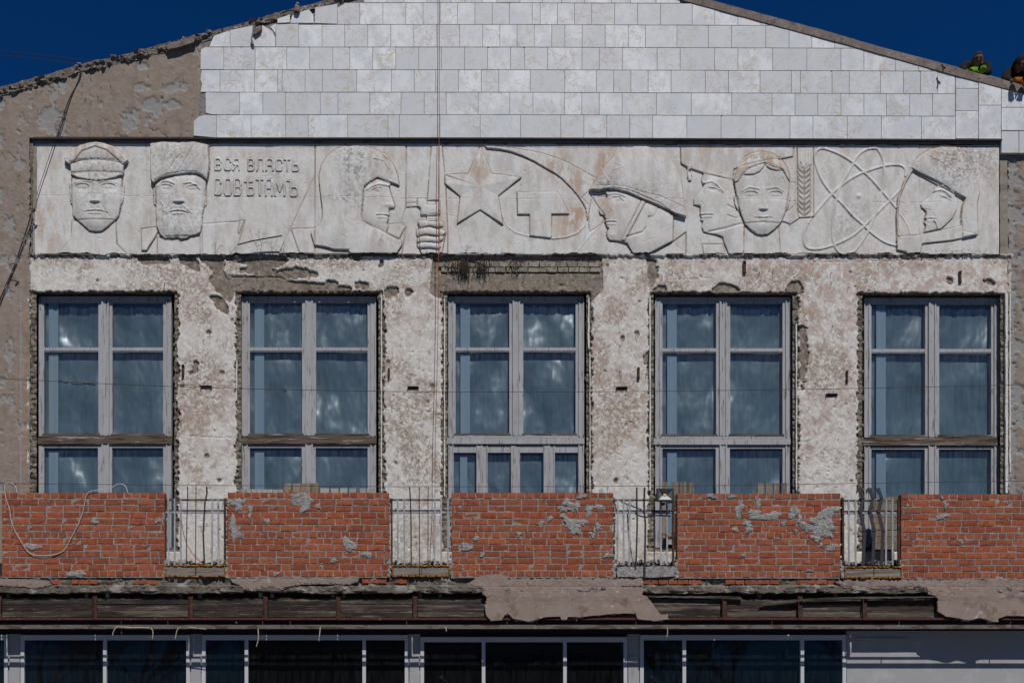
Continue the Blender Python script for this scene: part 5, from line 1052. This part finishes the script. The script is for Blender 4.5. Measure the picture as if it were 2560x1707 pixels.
# pallets, blocks and boards on the balcony behind the parapets
for k, (xs_, yt, yb, lab) in enumerate((([(1656,1670),(1680.5,1696),(1701,1716),(1721,1735.5)],1204.5,1372,'upright pallet behind the floodlight, four slat ends showing over the bricks'), ([(1894.6,1909),(1914.6,1928.5),(1934,1948),(1953.4,1968)],1207,1372,'upright pallet near the right stile of the fourth window'))):
    pa = empty('pallet', W(1700+k*230, 1372, BY+.5), lab, 'pallet', 'pallets on the balcony')
    for j, (xa, xb) in enumerate(xs_): mb = MB(); y0 = yt + random.uniform(-2,2); mb.pbox(xa, xb, y0, yb, BY+.5, .022); mb.build('slat', m_slat, pa)
    for y in (1240, 1330): mb = MB(); mb.pbox(xs_[0][0], xs_[-1][1], y, y+14, BY+.524, .09); mb.build('cross_bearer', m_slat, pa)
mb = MB(); mb.prism([(1881,1228),(1884,1226),(1886,1228),(1886,1240),(1881,1240)], BY+.5, .03); tag(mb.build('timber_offcut', m_slat), 'tiny timber stub left of the second pallet on the fourth parapet', 'timber')
xs_ = [709,731,752,776,797]
for j in range(4):
    mb = MB(); mb.prism(ragged([(xs_[j]+.5,1208),(xs_[j+1]-.5,1207),(xs_[j+1]-.5,1234),(xs_[j]+.5,1234)], .5, 12, j), BY+.30, .12); 
    tag(mb.build('timber_block', m_slat), ['leftmost brown timber block standing on the second parapet','second brown timber block, left of centre on the second parapet','third brown timber block, right of centre on the second parapet','rightmost brown timber block beside the pale bricks'][j], 'timber block', 'brown timber blocks behind the second parapet')
m_pale = M('pale_brick', (.33,.30,.27), [((.34,.31,.29), 14, .5, .65, {})], bump=.5, rnd=.15, objco=True)
ords = ['first','second','third','fourth','fifth','sixth','seventh','eighth']
for j in range(8):
    xa = 603 + j*13.2; mb = MB(); mb.prism(ragged([(xa,1222.5),(xa+12,1222.5),(xa+12,1240),(xa,1240)], .5, 8, j+30), BY+.22, .1); tag(mb.build('pale_brick', m_pale), f'{ords[j]} small pale brick from the left, left of the brown blocks', 'brick', 'pale bricks behind the second parapet')
for j, xa in enumerate((801,827,850,873,899,917)):
    wd = (22,19,18,17,15,17)[j]; mb = MB(); mb.prism(ragged([(xa,1220),(xa+wd,1219.5),(xa+wd,1240),(xa,1240)], .5, 8, j+50), BY+.2, .1); tag(mb.build('pale_brick', m_pale), f'{ords[j]} whitish brick from the left, right of the brown blocks', 'brick', 'pale bricks behind the second parapet')
bp = empty('board_barrier', W(2215, 1373, -.22), 'wall of stacked grey-brown boards behind the rightmost railing', 'boards')
for j in range(8):
    y0 = 1242+j*16.4; mb = MB(); mb.prism([(2183+random.uniform(-1,1),y0+(4 if j==0 else 0)),(2258,y0-(4 if j==0 else 0)),(2258,y0+15.6),(2184,y0+15.6)], -.22+random.uniform(-.006,.006), .03); mb.build('board', m_slat, bp)
# ------------------------------------------------------------------ ground floor
GY = -.90
gf = empty('ground_floor', W(1290, 2000, GY), 'glazed ground floor front with white frames in the shade of the balcony', 'building')
for xa, xb in ((21,52),(475.5,504.5),(1022,1051),(1569,1599)):
    mb = MB(); a = W(xa,1584,GY+.02); b = W(xb,1584,GY+.02); mb.box(a[0],b[0],GY+.02,GY+.4,0,a[2]); mb.build('pillar', m_gwall, gf)
    mb = MB(); a = W(xa+2,1652,GY-.02); b = W(xb-3,1652,GY-.02); mb.box(a[0],b[0],GY-.012,GY+.02,0,a[2]+.08); mb.build('pillar_casing', m_gwall, gf)
mb = MB(); a = W(2117,1576,GY); b = W(3000,1576,GY); mb.box(a[0],b[0],GY,GY+.3,0,a[2]); mb.build('rendered_wall', m_gwall, gf, label='light grey rendered wall right of the shopfront')
mb = MB(); a = W(2141,1592,GY-.02); b = W(2270,1600,GY-.02); mb.prism(ragged([(2141,1593),(2270,1594),(2270,1598),(2141,1600)],.5,9,2), GY-.02, .03); mb.build('render_ledge', m_gwall, gf)
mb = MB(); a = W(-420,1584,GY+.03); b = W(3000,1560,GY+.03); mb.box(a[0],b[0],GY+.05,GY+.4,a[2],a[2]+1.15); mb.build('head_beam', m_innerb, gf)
m_flr = m_inner
mb = MB(); a = W(-420,1660,GY); b = W(3000,1660,GY); mb.box(a[0],b[0],3.2,3.3,0,4.0); mb.box(a[0],b[0],GY+.41,3.19,2.95,3.0); mb.box(a[0],b[0],GY+.41,3.19,-.02,.02); mb.build('interior', m_inner, gf)
shop = [(-230,20,[],[]),(52,475,[263],[]),(505,1021,[616.5,910.5],[]),(1051,1568,[1208.8,1412],[]),(1600,2115,[1710,2004.7],[])]
for k, (xa, xb, mul, _) in enumerate(shop):
    so = bpy.data.objects.new('shopfront', None); COL.objects.link(so); so.parent = gf; so.location = Vector(W((xa+xb)/2, 2050, GY)) - wloc(gf)
    yt = 1586; top = W(0,yt,GY)[2]; X_ = lambda x: W(x,0,GY)[0]; fw = 9
    def fm(nm, x0, x1, z0, z1, y0=GY-.01, dep=.07): mb = MB(); mb.box(x0,x1,y0,y0+dep,z0,z1); return mb.build(nm, m_pvc, so)
    if k == 3: top = W(0,1591,GY)[2]
    fm('top_rail', X_(xa), X_(xb), top-.085, top); fm('stile', X_(xa), X_(xa+fw), .25, top-.086); fm('stile', X_(xb-fw), X_(xb), .25, top-.086); fm('bottom_rail', X_(xa), X_(xb), .1, .249)
    fm('outer_trim', X_(xa+1), X_(xb-1), top-.03, top-.006, GY-.024, .014)
    for m_ in mul: fm('mullion', X_(m_-4.3), X_(m_+4.3), .25, top-.02, GY-.022, .085)
    ed = [xa+fw] + mul + [xb-fw]
    for j in range(len(ed)-1):
        x0 = X_(ed[j] + (4.5 if j else .3)); x1 = X_(ed[j+1] - (4.5 if j < len(ed)-2 else .3)); mb = MB(); mb.box(x0,x1,GY+.02,GY+.026,.25,top-.086); mb.build('pane', m_gglass, so)
# inner doors and lamps behind the glass
for k, (xa, xb, yt, ms) in enumerate(((640,900,1672,[]),(1165,1430,1672,[1295]),(1680,1960,1672,[1820]))):
    mb = MB(); Yi = GY+1.6; t = 10
    z1 = W(0,yt,Yi)[2]; X_ = lambda x: W(x,0,Yi)[0]
    for m_ in [xa, xb-t] + ms: mb.box(X_(m_), X_(m_+t), Yi, Yi+.06, 0, z1)
    mb.box(X_(xa), X_(xb), Yi-.01, Yi+.05, z1, z1+.1); mb.build('inner_door_frame', m_innerd, gf)
    mb = MB(); mb.box(X_(xa-40), X_(xb+40), Yi+.08, Yi+.14, z1+.3, z1+.36); mb.build('inner_beam', m_innerd, gf)
m_dand = M('decal_dark', (.02,.02,.02), [], bump=0)
for x, y in ((1106,1696),(1632,1696)):
    mb = MB()
    for k in range(5): a = R(60+k*22); mb.tube([W(x,y,GY+.012), W(x+9*math.cos(a)-2,y-9*math.sin(a),GY+.012)], .006, 4)
    mb.tube([W(x,y,GY+.012), W(x+6,y+5,GY+.012), W(x+14,y+7,GY+.012)], .006, 4); tag(mb.build('window_sticker', m_dand), 'dark dandelion sticker on the third shopfront glass' if x < 1300 else 'dark dandelion sticker on the fourth shopfront glass', 'sticker', 'dandelion stickers')
# ------------------------------------------------------------------ wires, ropes, cables
def strand(name, pts, Y, r, mat, label, cat, group=None, n=5, sm=True):
    q = smooth(pts, 5) if sm else pts; mb = MB(); mb.tube([W(p[0], p[1], Y if not callable(Y) else Y(p)) for p in q], r, n); return tag(mb.build(name, mat), label, cat, group)
YW = BY-.45
strand('wire', [(-300,928),(0,946),(330,962),(640,972),(1060,979),(1500,979),(1900,974.5),(2250,968.5),(2560,961),(2900,950)], YW, .0042, m_wire, 'thin dark wire crossing the middle of the tall windows', 'wire', 'thin wires stretched across the facade')
strand('wire', [(-300,1204),(0,1208),(640,1213.5),(1060,1216),(1700,1214),(2250,1206),(2560,1202),(2900,1196)], BY+.04, .0042, m_wire, 'thin dark wire just above the brick parapets', 'wire', 'thin wires stretched across the facade')
mb = MB(); mb.tube([W(x,y,YW) for x,y in ((147,954),(152,951),(156,955),(170,957))], .010, 5); mb.tube([W(176,957,YW),W(180,960,YW),(W(208,961,YW)),W(210,958,YW)], .009, 5); mb.tube([W(210,958,YW),W(238,961.5,YW)], .012, 5); tag(mb.build('turnbuckle', m_wire), 'small turnbuckle on the wire over the first window', 'turnbuckle')
mb = MB(); mb.tube([W(x,y,BY+.03) for x,y in ((14,1208),(25,1209),(34,1214),(40,1210),(30,1208))], .008, 5); tag(mb.build('wire_clamp', m_wire), 'looped wire clamp above the first parapet', 'clamp')
mb = MB(); mb.tube([W(711,973,YW), W(712,980,YW), W(716,975,YW)], .010, 5); tag(mb.build('wire_knot', m_wire), 'small knot in the wire over the second window', 'knot')
strand('wire', [(-300,109),(0,128),(130,141),(258,156)], 3.5, .006, m_wire, 'upper of two thin wires against the sky at left', 'wire', 'thin wires against the sky'); strand('wire', [(-300,120),(0,139.5),(120,151),(222,165)], 3.0, .006, m_wire, 'lower of two thin wires against the sky at left', 'wire', 'thin wires against the sky')
strand('black_cable', [(202,176),(196,200),(176,250),(148,335),(120,420),(92,505),(78,560),(40,662),(12,730),(-12,790),(-60,900)], -.030, .007, m_wire, 'black cable hanging from the left roof edge, the upper right one of a pair', 'cable', 'black cables down the left wall')
strand('black_cable', [(203,180),(199,200),(172,250),(143,335),(114,420),(87,505),(72,555),(36,662),(8,728),(-16,785),(-62,890)], -.028, .006, m_wire, 'black cable hanging from the left roof edge, the lower left one of a pair', 'cable', 'black cables down the left wall')
for x, y in ((160,298),(86,527),(39,664)): 
    mb = MB(); mb.tube([W(x-5,y+4,-.17), W(x+3,y-3,-.17)], .016, 5); mb.tube([W(x-16,y-2,-.15), W(x-6,y-5,-.16), W(x+2,y,-.16)], .006, 4); tag(mb.build('cable_tie', m_wire), {160:'cable tie high on the black cables above the relief corner',86:'cable tie where the black cables leave the relief corner',39:'lowest cable tie on the black cables beside the first window'}[x], 'cable tie')
strand('red_rope', [(1099,-60),(1099,60),(1098,200),(1098,330),(1096,480),(1096,640),(1095,800),(1092,950),(1088,1100),(1087,1250),(1082,1340),(1086,1395)], -.20, .0055, m_rope, 'thin red rope hanging down the facade left of the star', 'rope')
strand('slack_rope', [(452,1285),(458,1330),(470,1365),(487,1390),(507,1408)], BY+.05, .006, m_rope, 'thin red cord behind the leftmost railing', 'cord')
strand('white_cable', [(42,1231),(38,1215),(22,1206),(12,1216),(15,1245),(24,1275),(28,1302),(38,1328),(54,1355),(68,1376),(84,1386),(113,1388),(142,1384),(162,1372),(177,1345),(191,1318),(204,1290),(211,1262),(215,1240),(226,1228),(252,1224),(275,1220),(291,1211),(304,1209.5),(314,1216),(320,1233)], BY-.026, .0052, m_cablew, 'white cable looped down the face of the first parapet', 'cable', n=6)
# roof lamp knob
kn = empty('roof_anchor', W(742, 34, -.1), 'small weathered knobbed finial on the left roof slope beside the broken tiles', 'finial')
mb = MB(); mb.tube([W(742,32,-.1), W(743,24,-.1), W(743,18,-.1), W(744,16,-.1)], .055, 8, .04); mb.build('base', m_stone, kn); mb = MB(); mb.tube([W(744,16,-.1), W(744,13,-.1)], .025, 7); mb.tube([W(744,13,-.1), W(744,11,-.1), W(744.5,8.5,-.1)], .036, 8, .024); mb.build('knob', m_stone, kn)
mb = MB(); mb.tube([W(x,y,-.1) for x,y in ((738,27),(722,27),(708,31),(700,36))], .009, 5); mb.build('lug', m_rustdk, kn)
hk = MB(); hk.tube([W(2354,162,-.19), W(2357,166,-.2), W(2364,172,-.2)], .014, 5); hk.tube([W(2357,166,-.2), W(2358,178,-.2), W(2356,184,-.2)], .012, 5); tag(hk.build('iron_hook', m_rustdk), 'dark iron hook on the right coping left of the workmen', 'hook')
# dead roots and dry weeds
mb = MB(); rr = random.Random(4)
for cx, y0, n, ln in ((1158,650,46,36),(1205,655,26,30),(1130,655,16,12),(1285,658,12,12)):
    for k in range(n):
        x = cx + rr.gauss(0, 9); y = y0 + rr.uniform(-8, 10); p = [(x,y)]
        for j in range(rr.randint(3,6)): x += rr.uniform(-3,3); y += rr.uniform(.5,1)*ln/4; p.append((x,y))
        mb.tube([W(a_,b_,-.05-.02*rr.random()) for a_,b_ in p], rr.uniform(.005,.011), 4, .003)
tag(mb.build('dead_roots', m_root), 'tangle of dead roots hanging over the lintel of the middle window', 'roots', kind='stuff')
def weed(px, ph, lab, sd, y0=640):
    mb = MB(); rr = random.Random(sd)
    def br(x, y, a, L_, r, d):
        x2, y2 = x+L_*math.cos(a), y-L_*math.sin(a); mb.tube([W(x,y,-.10), W((x+x2)/2+rr.uniform(-.6,.6),(y+y2)/2,-.11), W(x2,y2,-.12)], r, 4, r*.6)
        if d:
            for k in range(rr.randint(2,3)): br(x2, y2, a+rr.uniform(-.7,.7), L_*rr.uniform(.5,.7), r*.6, d-1)
    for k in range(2): br(px+rr.uniform(-2,2), y0, R(90)+rr.uniform(-.3,.3), ph*.45, .0032, 3)
    tag(mb.build('dry_weed', m_root), lab, 'weed', 'dry weeds on the ledge under the relief')
weed(648,66,'tallest dry weed on the ledge, right of the inscription',1); weed(681,42,'upright dry weed beside the banner staff',2); weed(540,34,'small dry weed under the inscription',3); weed(578,28,'faint dry weed left of the stuck rod',4); weed(706,34,'short dry weed right of the banner staff',5); weed(1166,30,'dry weed under the star',6); weed(1068,14,'tiny dry weed under the fist',7)
mb = MB(); mb.tube([W(594,612,-.12), W(629,603,-.14), W(660,597,-.15), W(705,589.5,-.17)], .011, 6); tag(mb.build('rod', m_rustdk), 'thin rusty rod sticking out of the relief left of the staff', 'rod')
# ------------------------------------------------------------------ workmen on the roof
def skinned(name, verts, edges, rad, mat, parent, lev=1):
    me = bpy.data.meshes.new(name); me.from_pydata(verts, edges, []); me.update()
    o = bpy.data.objects.new(name, me); COL.objects.link(o); o.parent = parent; o.location = -wloc(parent) if parent else (0,0,0)
    me.materials.append(mat); m = o.modifiers.new('skin', 'SKIN'); m.use_smooth_shade = True
    for k, v in enumerate(me.skin_vertices[0].data): r_ = rad[k]; v.radius = (r_, r_) if isinstance(r_, (int,float)) else r_
    me.skin_vertices[0].data[0].use_root = True
    s_ = o.modifiers.new('sub', 'SUBSURF'); s_.levels = lev; s_.render_levels = lev; return o
m_skin = M('skin', (.15,.078,.058), [], bump=0, rough=.6); m_hair = M('hair', (.022,.014,.010), [], bump=.4, bs=200)
m_jack = M('black_jacket', (.004,.004,.005), [], bump=.5, bs=14, bdist=.02); m_lime = M('lime_glove', (.17,.33,.015), [((.10,.30,.04), 30, .55, .65, {})], bump=.3); m_org = M('orange_glove', (.38,.11,.012), [((.30,.09,.01), 20, .5, .65, {})], bump=.3); m_gry = M('glove_coating', (.035,.04,.055), [], bump=.2)
m_eye = M('eye_dark', (.01,.008,.008), [], bump=0)
def V(x, y, Y): return Vector(W(x, y, Y))
def glove(parent, wrist, dirv, side, mat, tipmat, s=1.0, curl=.5):
    d = dirv.normalized(); sd_ = side.normalized(); up_ = d.cross(sd_).normalized()
    v = [wrist, wrist+d*.045*s, wrist+d*.09*s]; e = [(0,1),(1,2)]; r = [(.034*s,.026*s),(.044*s,.022*s),(.042*s,.02*s)]
    for k, (o_, L_) in enumerate(((-.033,.07),(-.011,.08),(.011,.076),(.033,.06))):
        b0 = wrist+d*.095*s+sd_*o_*s; c1 = (d*math.cos(curl)-up_*math.sin(curl)); c2 = (d*math.cos(curl*2)-up_*math.sin(curl*2)); n = len(v)
        v += [b0, b0+c1*L_*.55*s, b0+c1*L_*.55*s+c2*L_*.5*s]; e += [(2,n),(n,n+1),(n+1,n+2)]; r += [.0125*s,.0115*s,.010*s]
    n = len(v); tb = wrist+d*.035*s+sd_*.042*s; v += [tb, tb+(d+sd_*.7).normalized()*.04*s, tb+(d*.9+sd_*.35).normalized()*.075*s]; e += [(1,n),(n,n+1),(n+1,n+2)]; r += [.016*s,.0135*s,.011*s]
    return skinned('glove', v, e, r, mat, parent, 2)
def head_mesh(c, f, u, sc_=1., shell=0., keep=None):
    f = f.normalized(); s = f.cross(u).normalized(); u = s.cross(f).normalized(); v = []; fc = []; n, m = 28, 20
    for j in range(m+1):
        th = math.pi*j/m
        for i in range(n):
            ph = 2*math.pi*i/n; a, b, q = math.sin(th)*math.sin(ph), math.cos(th), math.sin(th)*math.cos(ph)
            w_ = .080*(1 - .22*max(0, -b)**1.3); hgt = .120; dp = .098 if q < 0 else .088
            x, y, z = a*w_, b*hgt, q*dp
            if q > 0 and not shell:
                z += .024*math.exp(-(a/.16)**2-((b+.12)/.16)**2)+.006*math.exp(-(a/.5)**2-((b-.28)/.10)**2) - .012*(math.exp(-((a-.36)/.2)**2-((b-.08)/.13)**2)+math.exp(-((a+.36)/.2)**2-((b-.08)/.13)**2))
                z += .006*math.exp(-(a/.28)**2-((b+.42)/.09)**2)+.010*math.exp(-(a/.25)**2-((b+.75)/.18)**2)
            v.append(tuple(c + (s*x+u*y+f*z)*sc_*(1+shell)))
    for j in range(m):
        for i in range(n):
            k = (i+1) % n; a = j*n+i
            if keep and not keep(j/m, i/n): continue
            fc.append((a, j*n+k, (j+1)*n+k, (j+1)*n+i))
    return v, fc
def baked(o, extra=None):
    """turn the skin modifier into plain geometry and append the head to the same mesh"""
    bpy.context.view_layer.update(); dg = bpy.context.evaluated_depsgraph_get(); me = bpy.data.meshes.new_from_object(o.evaluated_get(dg))
    v = [tuple(p.co) for p in me.vertices]; f = [tuple(p.vertices) for p in me.polygons]
    if extra: b = len(v); v += extra[0]; f += [tuple(b+i for i in q) for q in extra[1]]
    m2 = bpy.data.meshes.new(o.name.split('.')[0]); m2.from_pydata(v, [], f); m2.materials.append(o.data.materials[0]); m2.polygons.foreach_set('use_smooth', [True]*len(m2.polygons))
    o.modifiers.clear(); o.data = m2; return o
def person(lab, H_, f, Ls, Rs, chest, Le, Re, Lw, Rw, zr, gmat, hood):
    root = empty('person', (chest.x, .8, zr), lab, 'person', 'workmen leaning over the right roof edge')
    f = f.normalized(); u = Vector((0, -.35, 1)); nk = (Ls+Rs)/2 + Vector((0,-.02,.02))
    pel = Vector((chest.x+.02, 1.05, zr+.30)); lk, rk = Vector((chest.x-.16,.72,zr+.08)), Vector((chest.x+.18,.74,zr+.08)); lf, rf = Vector((chest.x-.15,1.2,zr+.05)), Vector((chest.x+.17,1.22,zr+.05))
    v = [pel, (pel+chest)/2+Vector((0,0,.05)), chest, nk, H_-f*.03, Ls, Le, Lw, Rs, Re, Rw, pel+Vector((-.1,-.05,-.05)), lk, lf, pel+Vector((.1,-.05,-.05)), rk, rf]
    e_ = [(0,1),(1,2),(2,3),(3,4),(3,5),(5,6),(6,7),(3,8),(8,9),(9,10),(0,11),(11,12),(12,13),(0,14),(14,15),(15,16)]
    r = [.12,.12,.13,.055,.050,.055,.042,.028,.055,.042,.028,.08,.06,.045,.08,.06,.045]
    off = wloc(root)
    hv, hf = head_mesh(H_, f, u); s_ = f.cross(u).normalized()
    for sg in (-1, 1):
        b = len(hv); cc = H_+s_*sg*.082; 
        for k in range(8): a_ = k*math.pi/4; hv.append(tuple(cc+Vector((0,0,.03))*math.sin(a_)+f*.018*math.cos(a_)))
        hv.append(tuple(cc+s_*sg*.018-f*.008)); hf += [(b+k, b+(k+1)%8, b+8) for k in range(8)]
    baked(skinned('body', v, e_, r, m_skin, root, 2), (hv, hf))
    jv = [pel, (pel+chest)/2+Vector((0,0,.05)), chest, nk+Vector((0,.03,-.03)), Ls, Le, Lw+(Le-Lw)*.12, Rs, Re, Rw+(Re-Rw)*.12]
    baked(skinned('jacket', jv, [(0,1),(1,2),(2,3),(3,4),(4,5),(5,6),(3,7),(7,8),(8,9)], [.15,.16,.175,.095,.095,.070,.048,.095,.070,.048], m_jack, root, 2))
    baked(skinned('trousers', [pel, pel+Vector((-.1,-.05,-.05)), lk, lf, pel+Vector((.1,-.05,-.05)), rk, rf], [(0,1),(1,2),(2,3),(0,4),(4,5),(5,6)], [.15,.1,.078,.06,.1,.078,.06], m_jack, root))
    if hood: hv, hf = head_mesh(H_+Vector((0,.02,.012)), f, u, 1., .24, lambda j, i: not (.40 < j < .92 and (i < .15 or i > .85))); m_ = m_jack; nm = 'hood'
    else: hv, hf = head_mesh(H_, f, u, 1., .045, lambda j, i: j < .30 or (j < .62 and .27 < i < .73)); m_ = m_hair; nm = 'hair'
    mb = MB(); mb.v = hv; mb.f = hf; mb.build(nm, m_, root, smooth=True)
    uu = s_.cross(f).normalized()
    for sg in (-1, 1):
        mb = MB(); c = H_+s_*sg*.029+uu*.010+f*.072; mb.rock(c, .014, .008, .006, 3); mb.build('eye', m_eye, root)
        mb = MB(); c = H_+s_*sg*.030+uu*.028+f*.082; mb.rock(c, .020, .006, .004, 4); mb.build('eyebrow', m_hair, root)
    mb = MB(); mb.rock(H_-uu*.052+f*.086, .022, .006, .004, 5); mb.build('mouth', M('lips', (.20,.07,.06), [], bump=0), root)
    for o_ in (glove(root, Lw, Vector((.25,-1,-.15)), Vector((1,0,.1)), gmat, m_gry, 1.15, .8), glove(root, Rw, Vector((-.2,-1,-.2)), Vector((-1,0,.1)), gmat, m_gry, 1.15, .8)): baked(o_)
def upz(px): return W(px, interp(px, up), -.16)[2]
person('workman with cropped hair and lime green gloves looking down over the coping', V(2443.5,150,.02), Vector((-.22,-.85,-.45)), V(2412,166,.22), V(2468,166,.22), V(2442,174,.42), V(2404,177,.12), V(2470,182,.10), V(2421,179,.04), V(2449,186,.04), upz(2440)-.02, m_lime, False)
person('workman in a black hood with orange gloves at the right edge', V(2549,163,.04), Vector((-.10,-.8,-.6)), V(2521,180,.22), V(2583,180,.22), V(2553,188,.40), V(2512,199,.10), V(2586,208,.06), V(2531,204,-.12), V(2560,212,-.12), upz(2553)-.02, m_org, True)
# ------------------------------------------------------------------ street behind the camera (mirrored in the glass)
op = empty('apartment_block', (0, -46, 0), 'low dark apartment block across the street, mirrored in the middle shopfronts', 'building')
m_opp = M('dark_render', (.07,.06,.05), [], bump=0); m_opg = M('dark_glazing', (.02,.025,.03), [], bump=0, rough=.3)
mb = MB(); mb.box(-11, 13, -52, -46, 0, 8.6); mb.build('wall', m_opp, op); mb = MB(); mb.box(-11.4, 13.4, -52.4, -45.6, 8.6, 8.9); mb.build('roof', m_opp, op)
for zz in (1.2, 4.2, 6.6):
    for k in range(8): mb = MB(); mb.box(-9.8+k*2.9, -8.3+k*2.9, -46, -45.96, zz, zz+1.5); mb.build('window', m_opg, op)
m_bark = M('bark', (.040,.034,.030), [], bump=0)
def tree(x, y, ht, sd, lab):
    rr = random.Random(sd); t = empty('bare_tree', (x, y, 0), lab, 'tree', 'bare trees across the street'); tb = MB(); cb = MB()
    def br(p, d, L_, r, k):
        q = [p]
        for j in range(2): d = (d + Vector((rr.uniform(-.2,.2), rr.uniform(-.2,.2), rr.uniform(-.02,.12)))).normalized(); q.append(q[-1]+d*L_/2)
        (tb if k >= 6 else cb).tube(q, r, 6 if k > 4 else 3, r*.6)
        if k > 0:
            for j in range(3):
                a = rr.uniform(0, 6.28); s_ = rr.uniform(.3,.8); dd = (d + Vector((math.cos(a)*s_, math.sin(a)*s_, rr.uniform(-.1,.2)))).normalized(); br(q[-1] if j < 2 else q[1], dd, L_*rr.uniform(.62,.86), max(r*.56, .016), k-1)
    br(Vector((x,y,0)), Vector((0,0,1)), ht*.20, ht*.013, 7)
    tb.build('trunk', m_bark, t); cb.build('crown', m_bark, t)
for k, (x, y, ht, lab) in enumerate(((-14,-33,15,'wide bare tree mirrored in the first shopfront'),(-20,-36,15,'bare tree far left across the street'),(-10,-38,14,'bare tree beside the left end of the apartment block'),(14,-34,15,'bare tree mirrored in the fourth shopfront'),(18,-38,17,'tall bare tree opposite the right windows'),(25,-36,16,'bare tree far right across the street'))): tree(x, y, ht, k+3, lab)
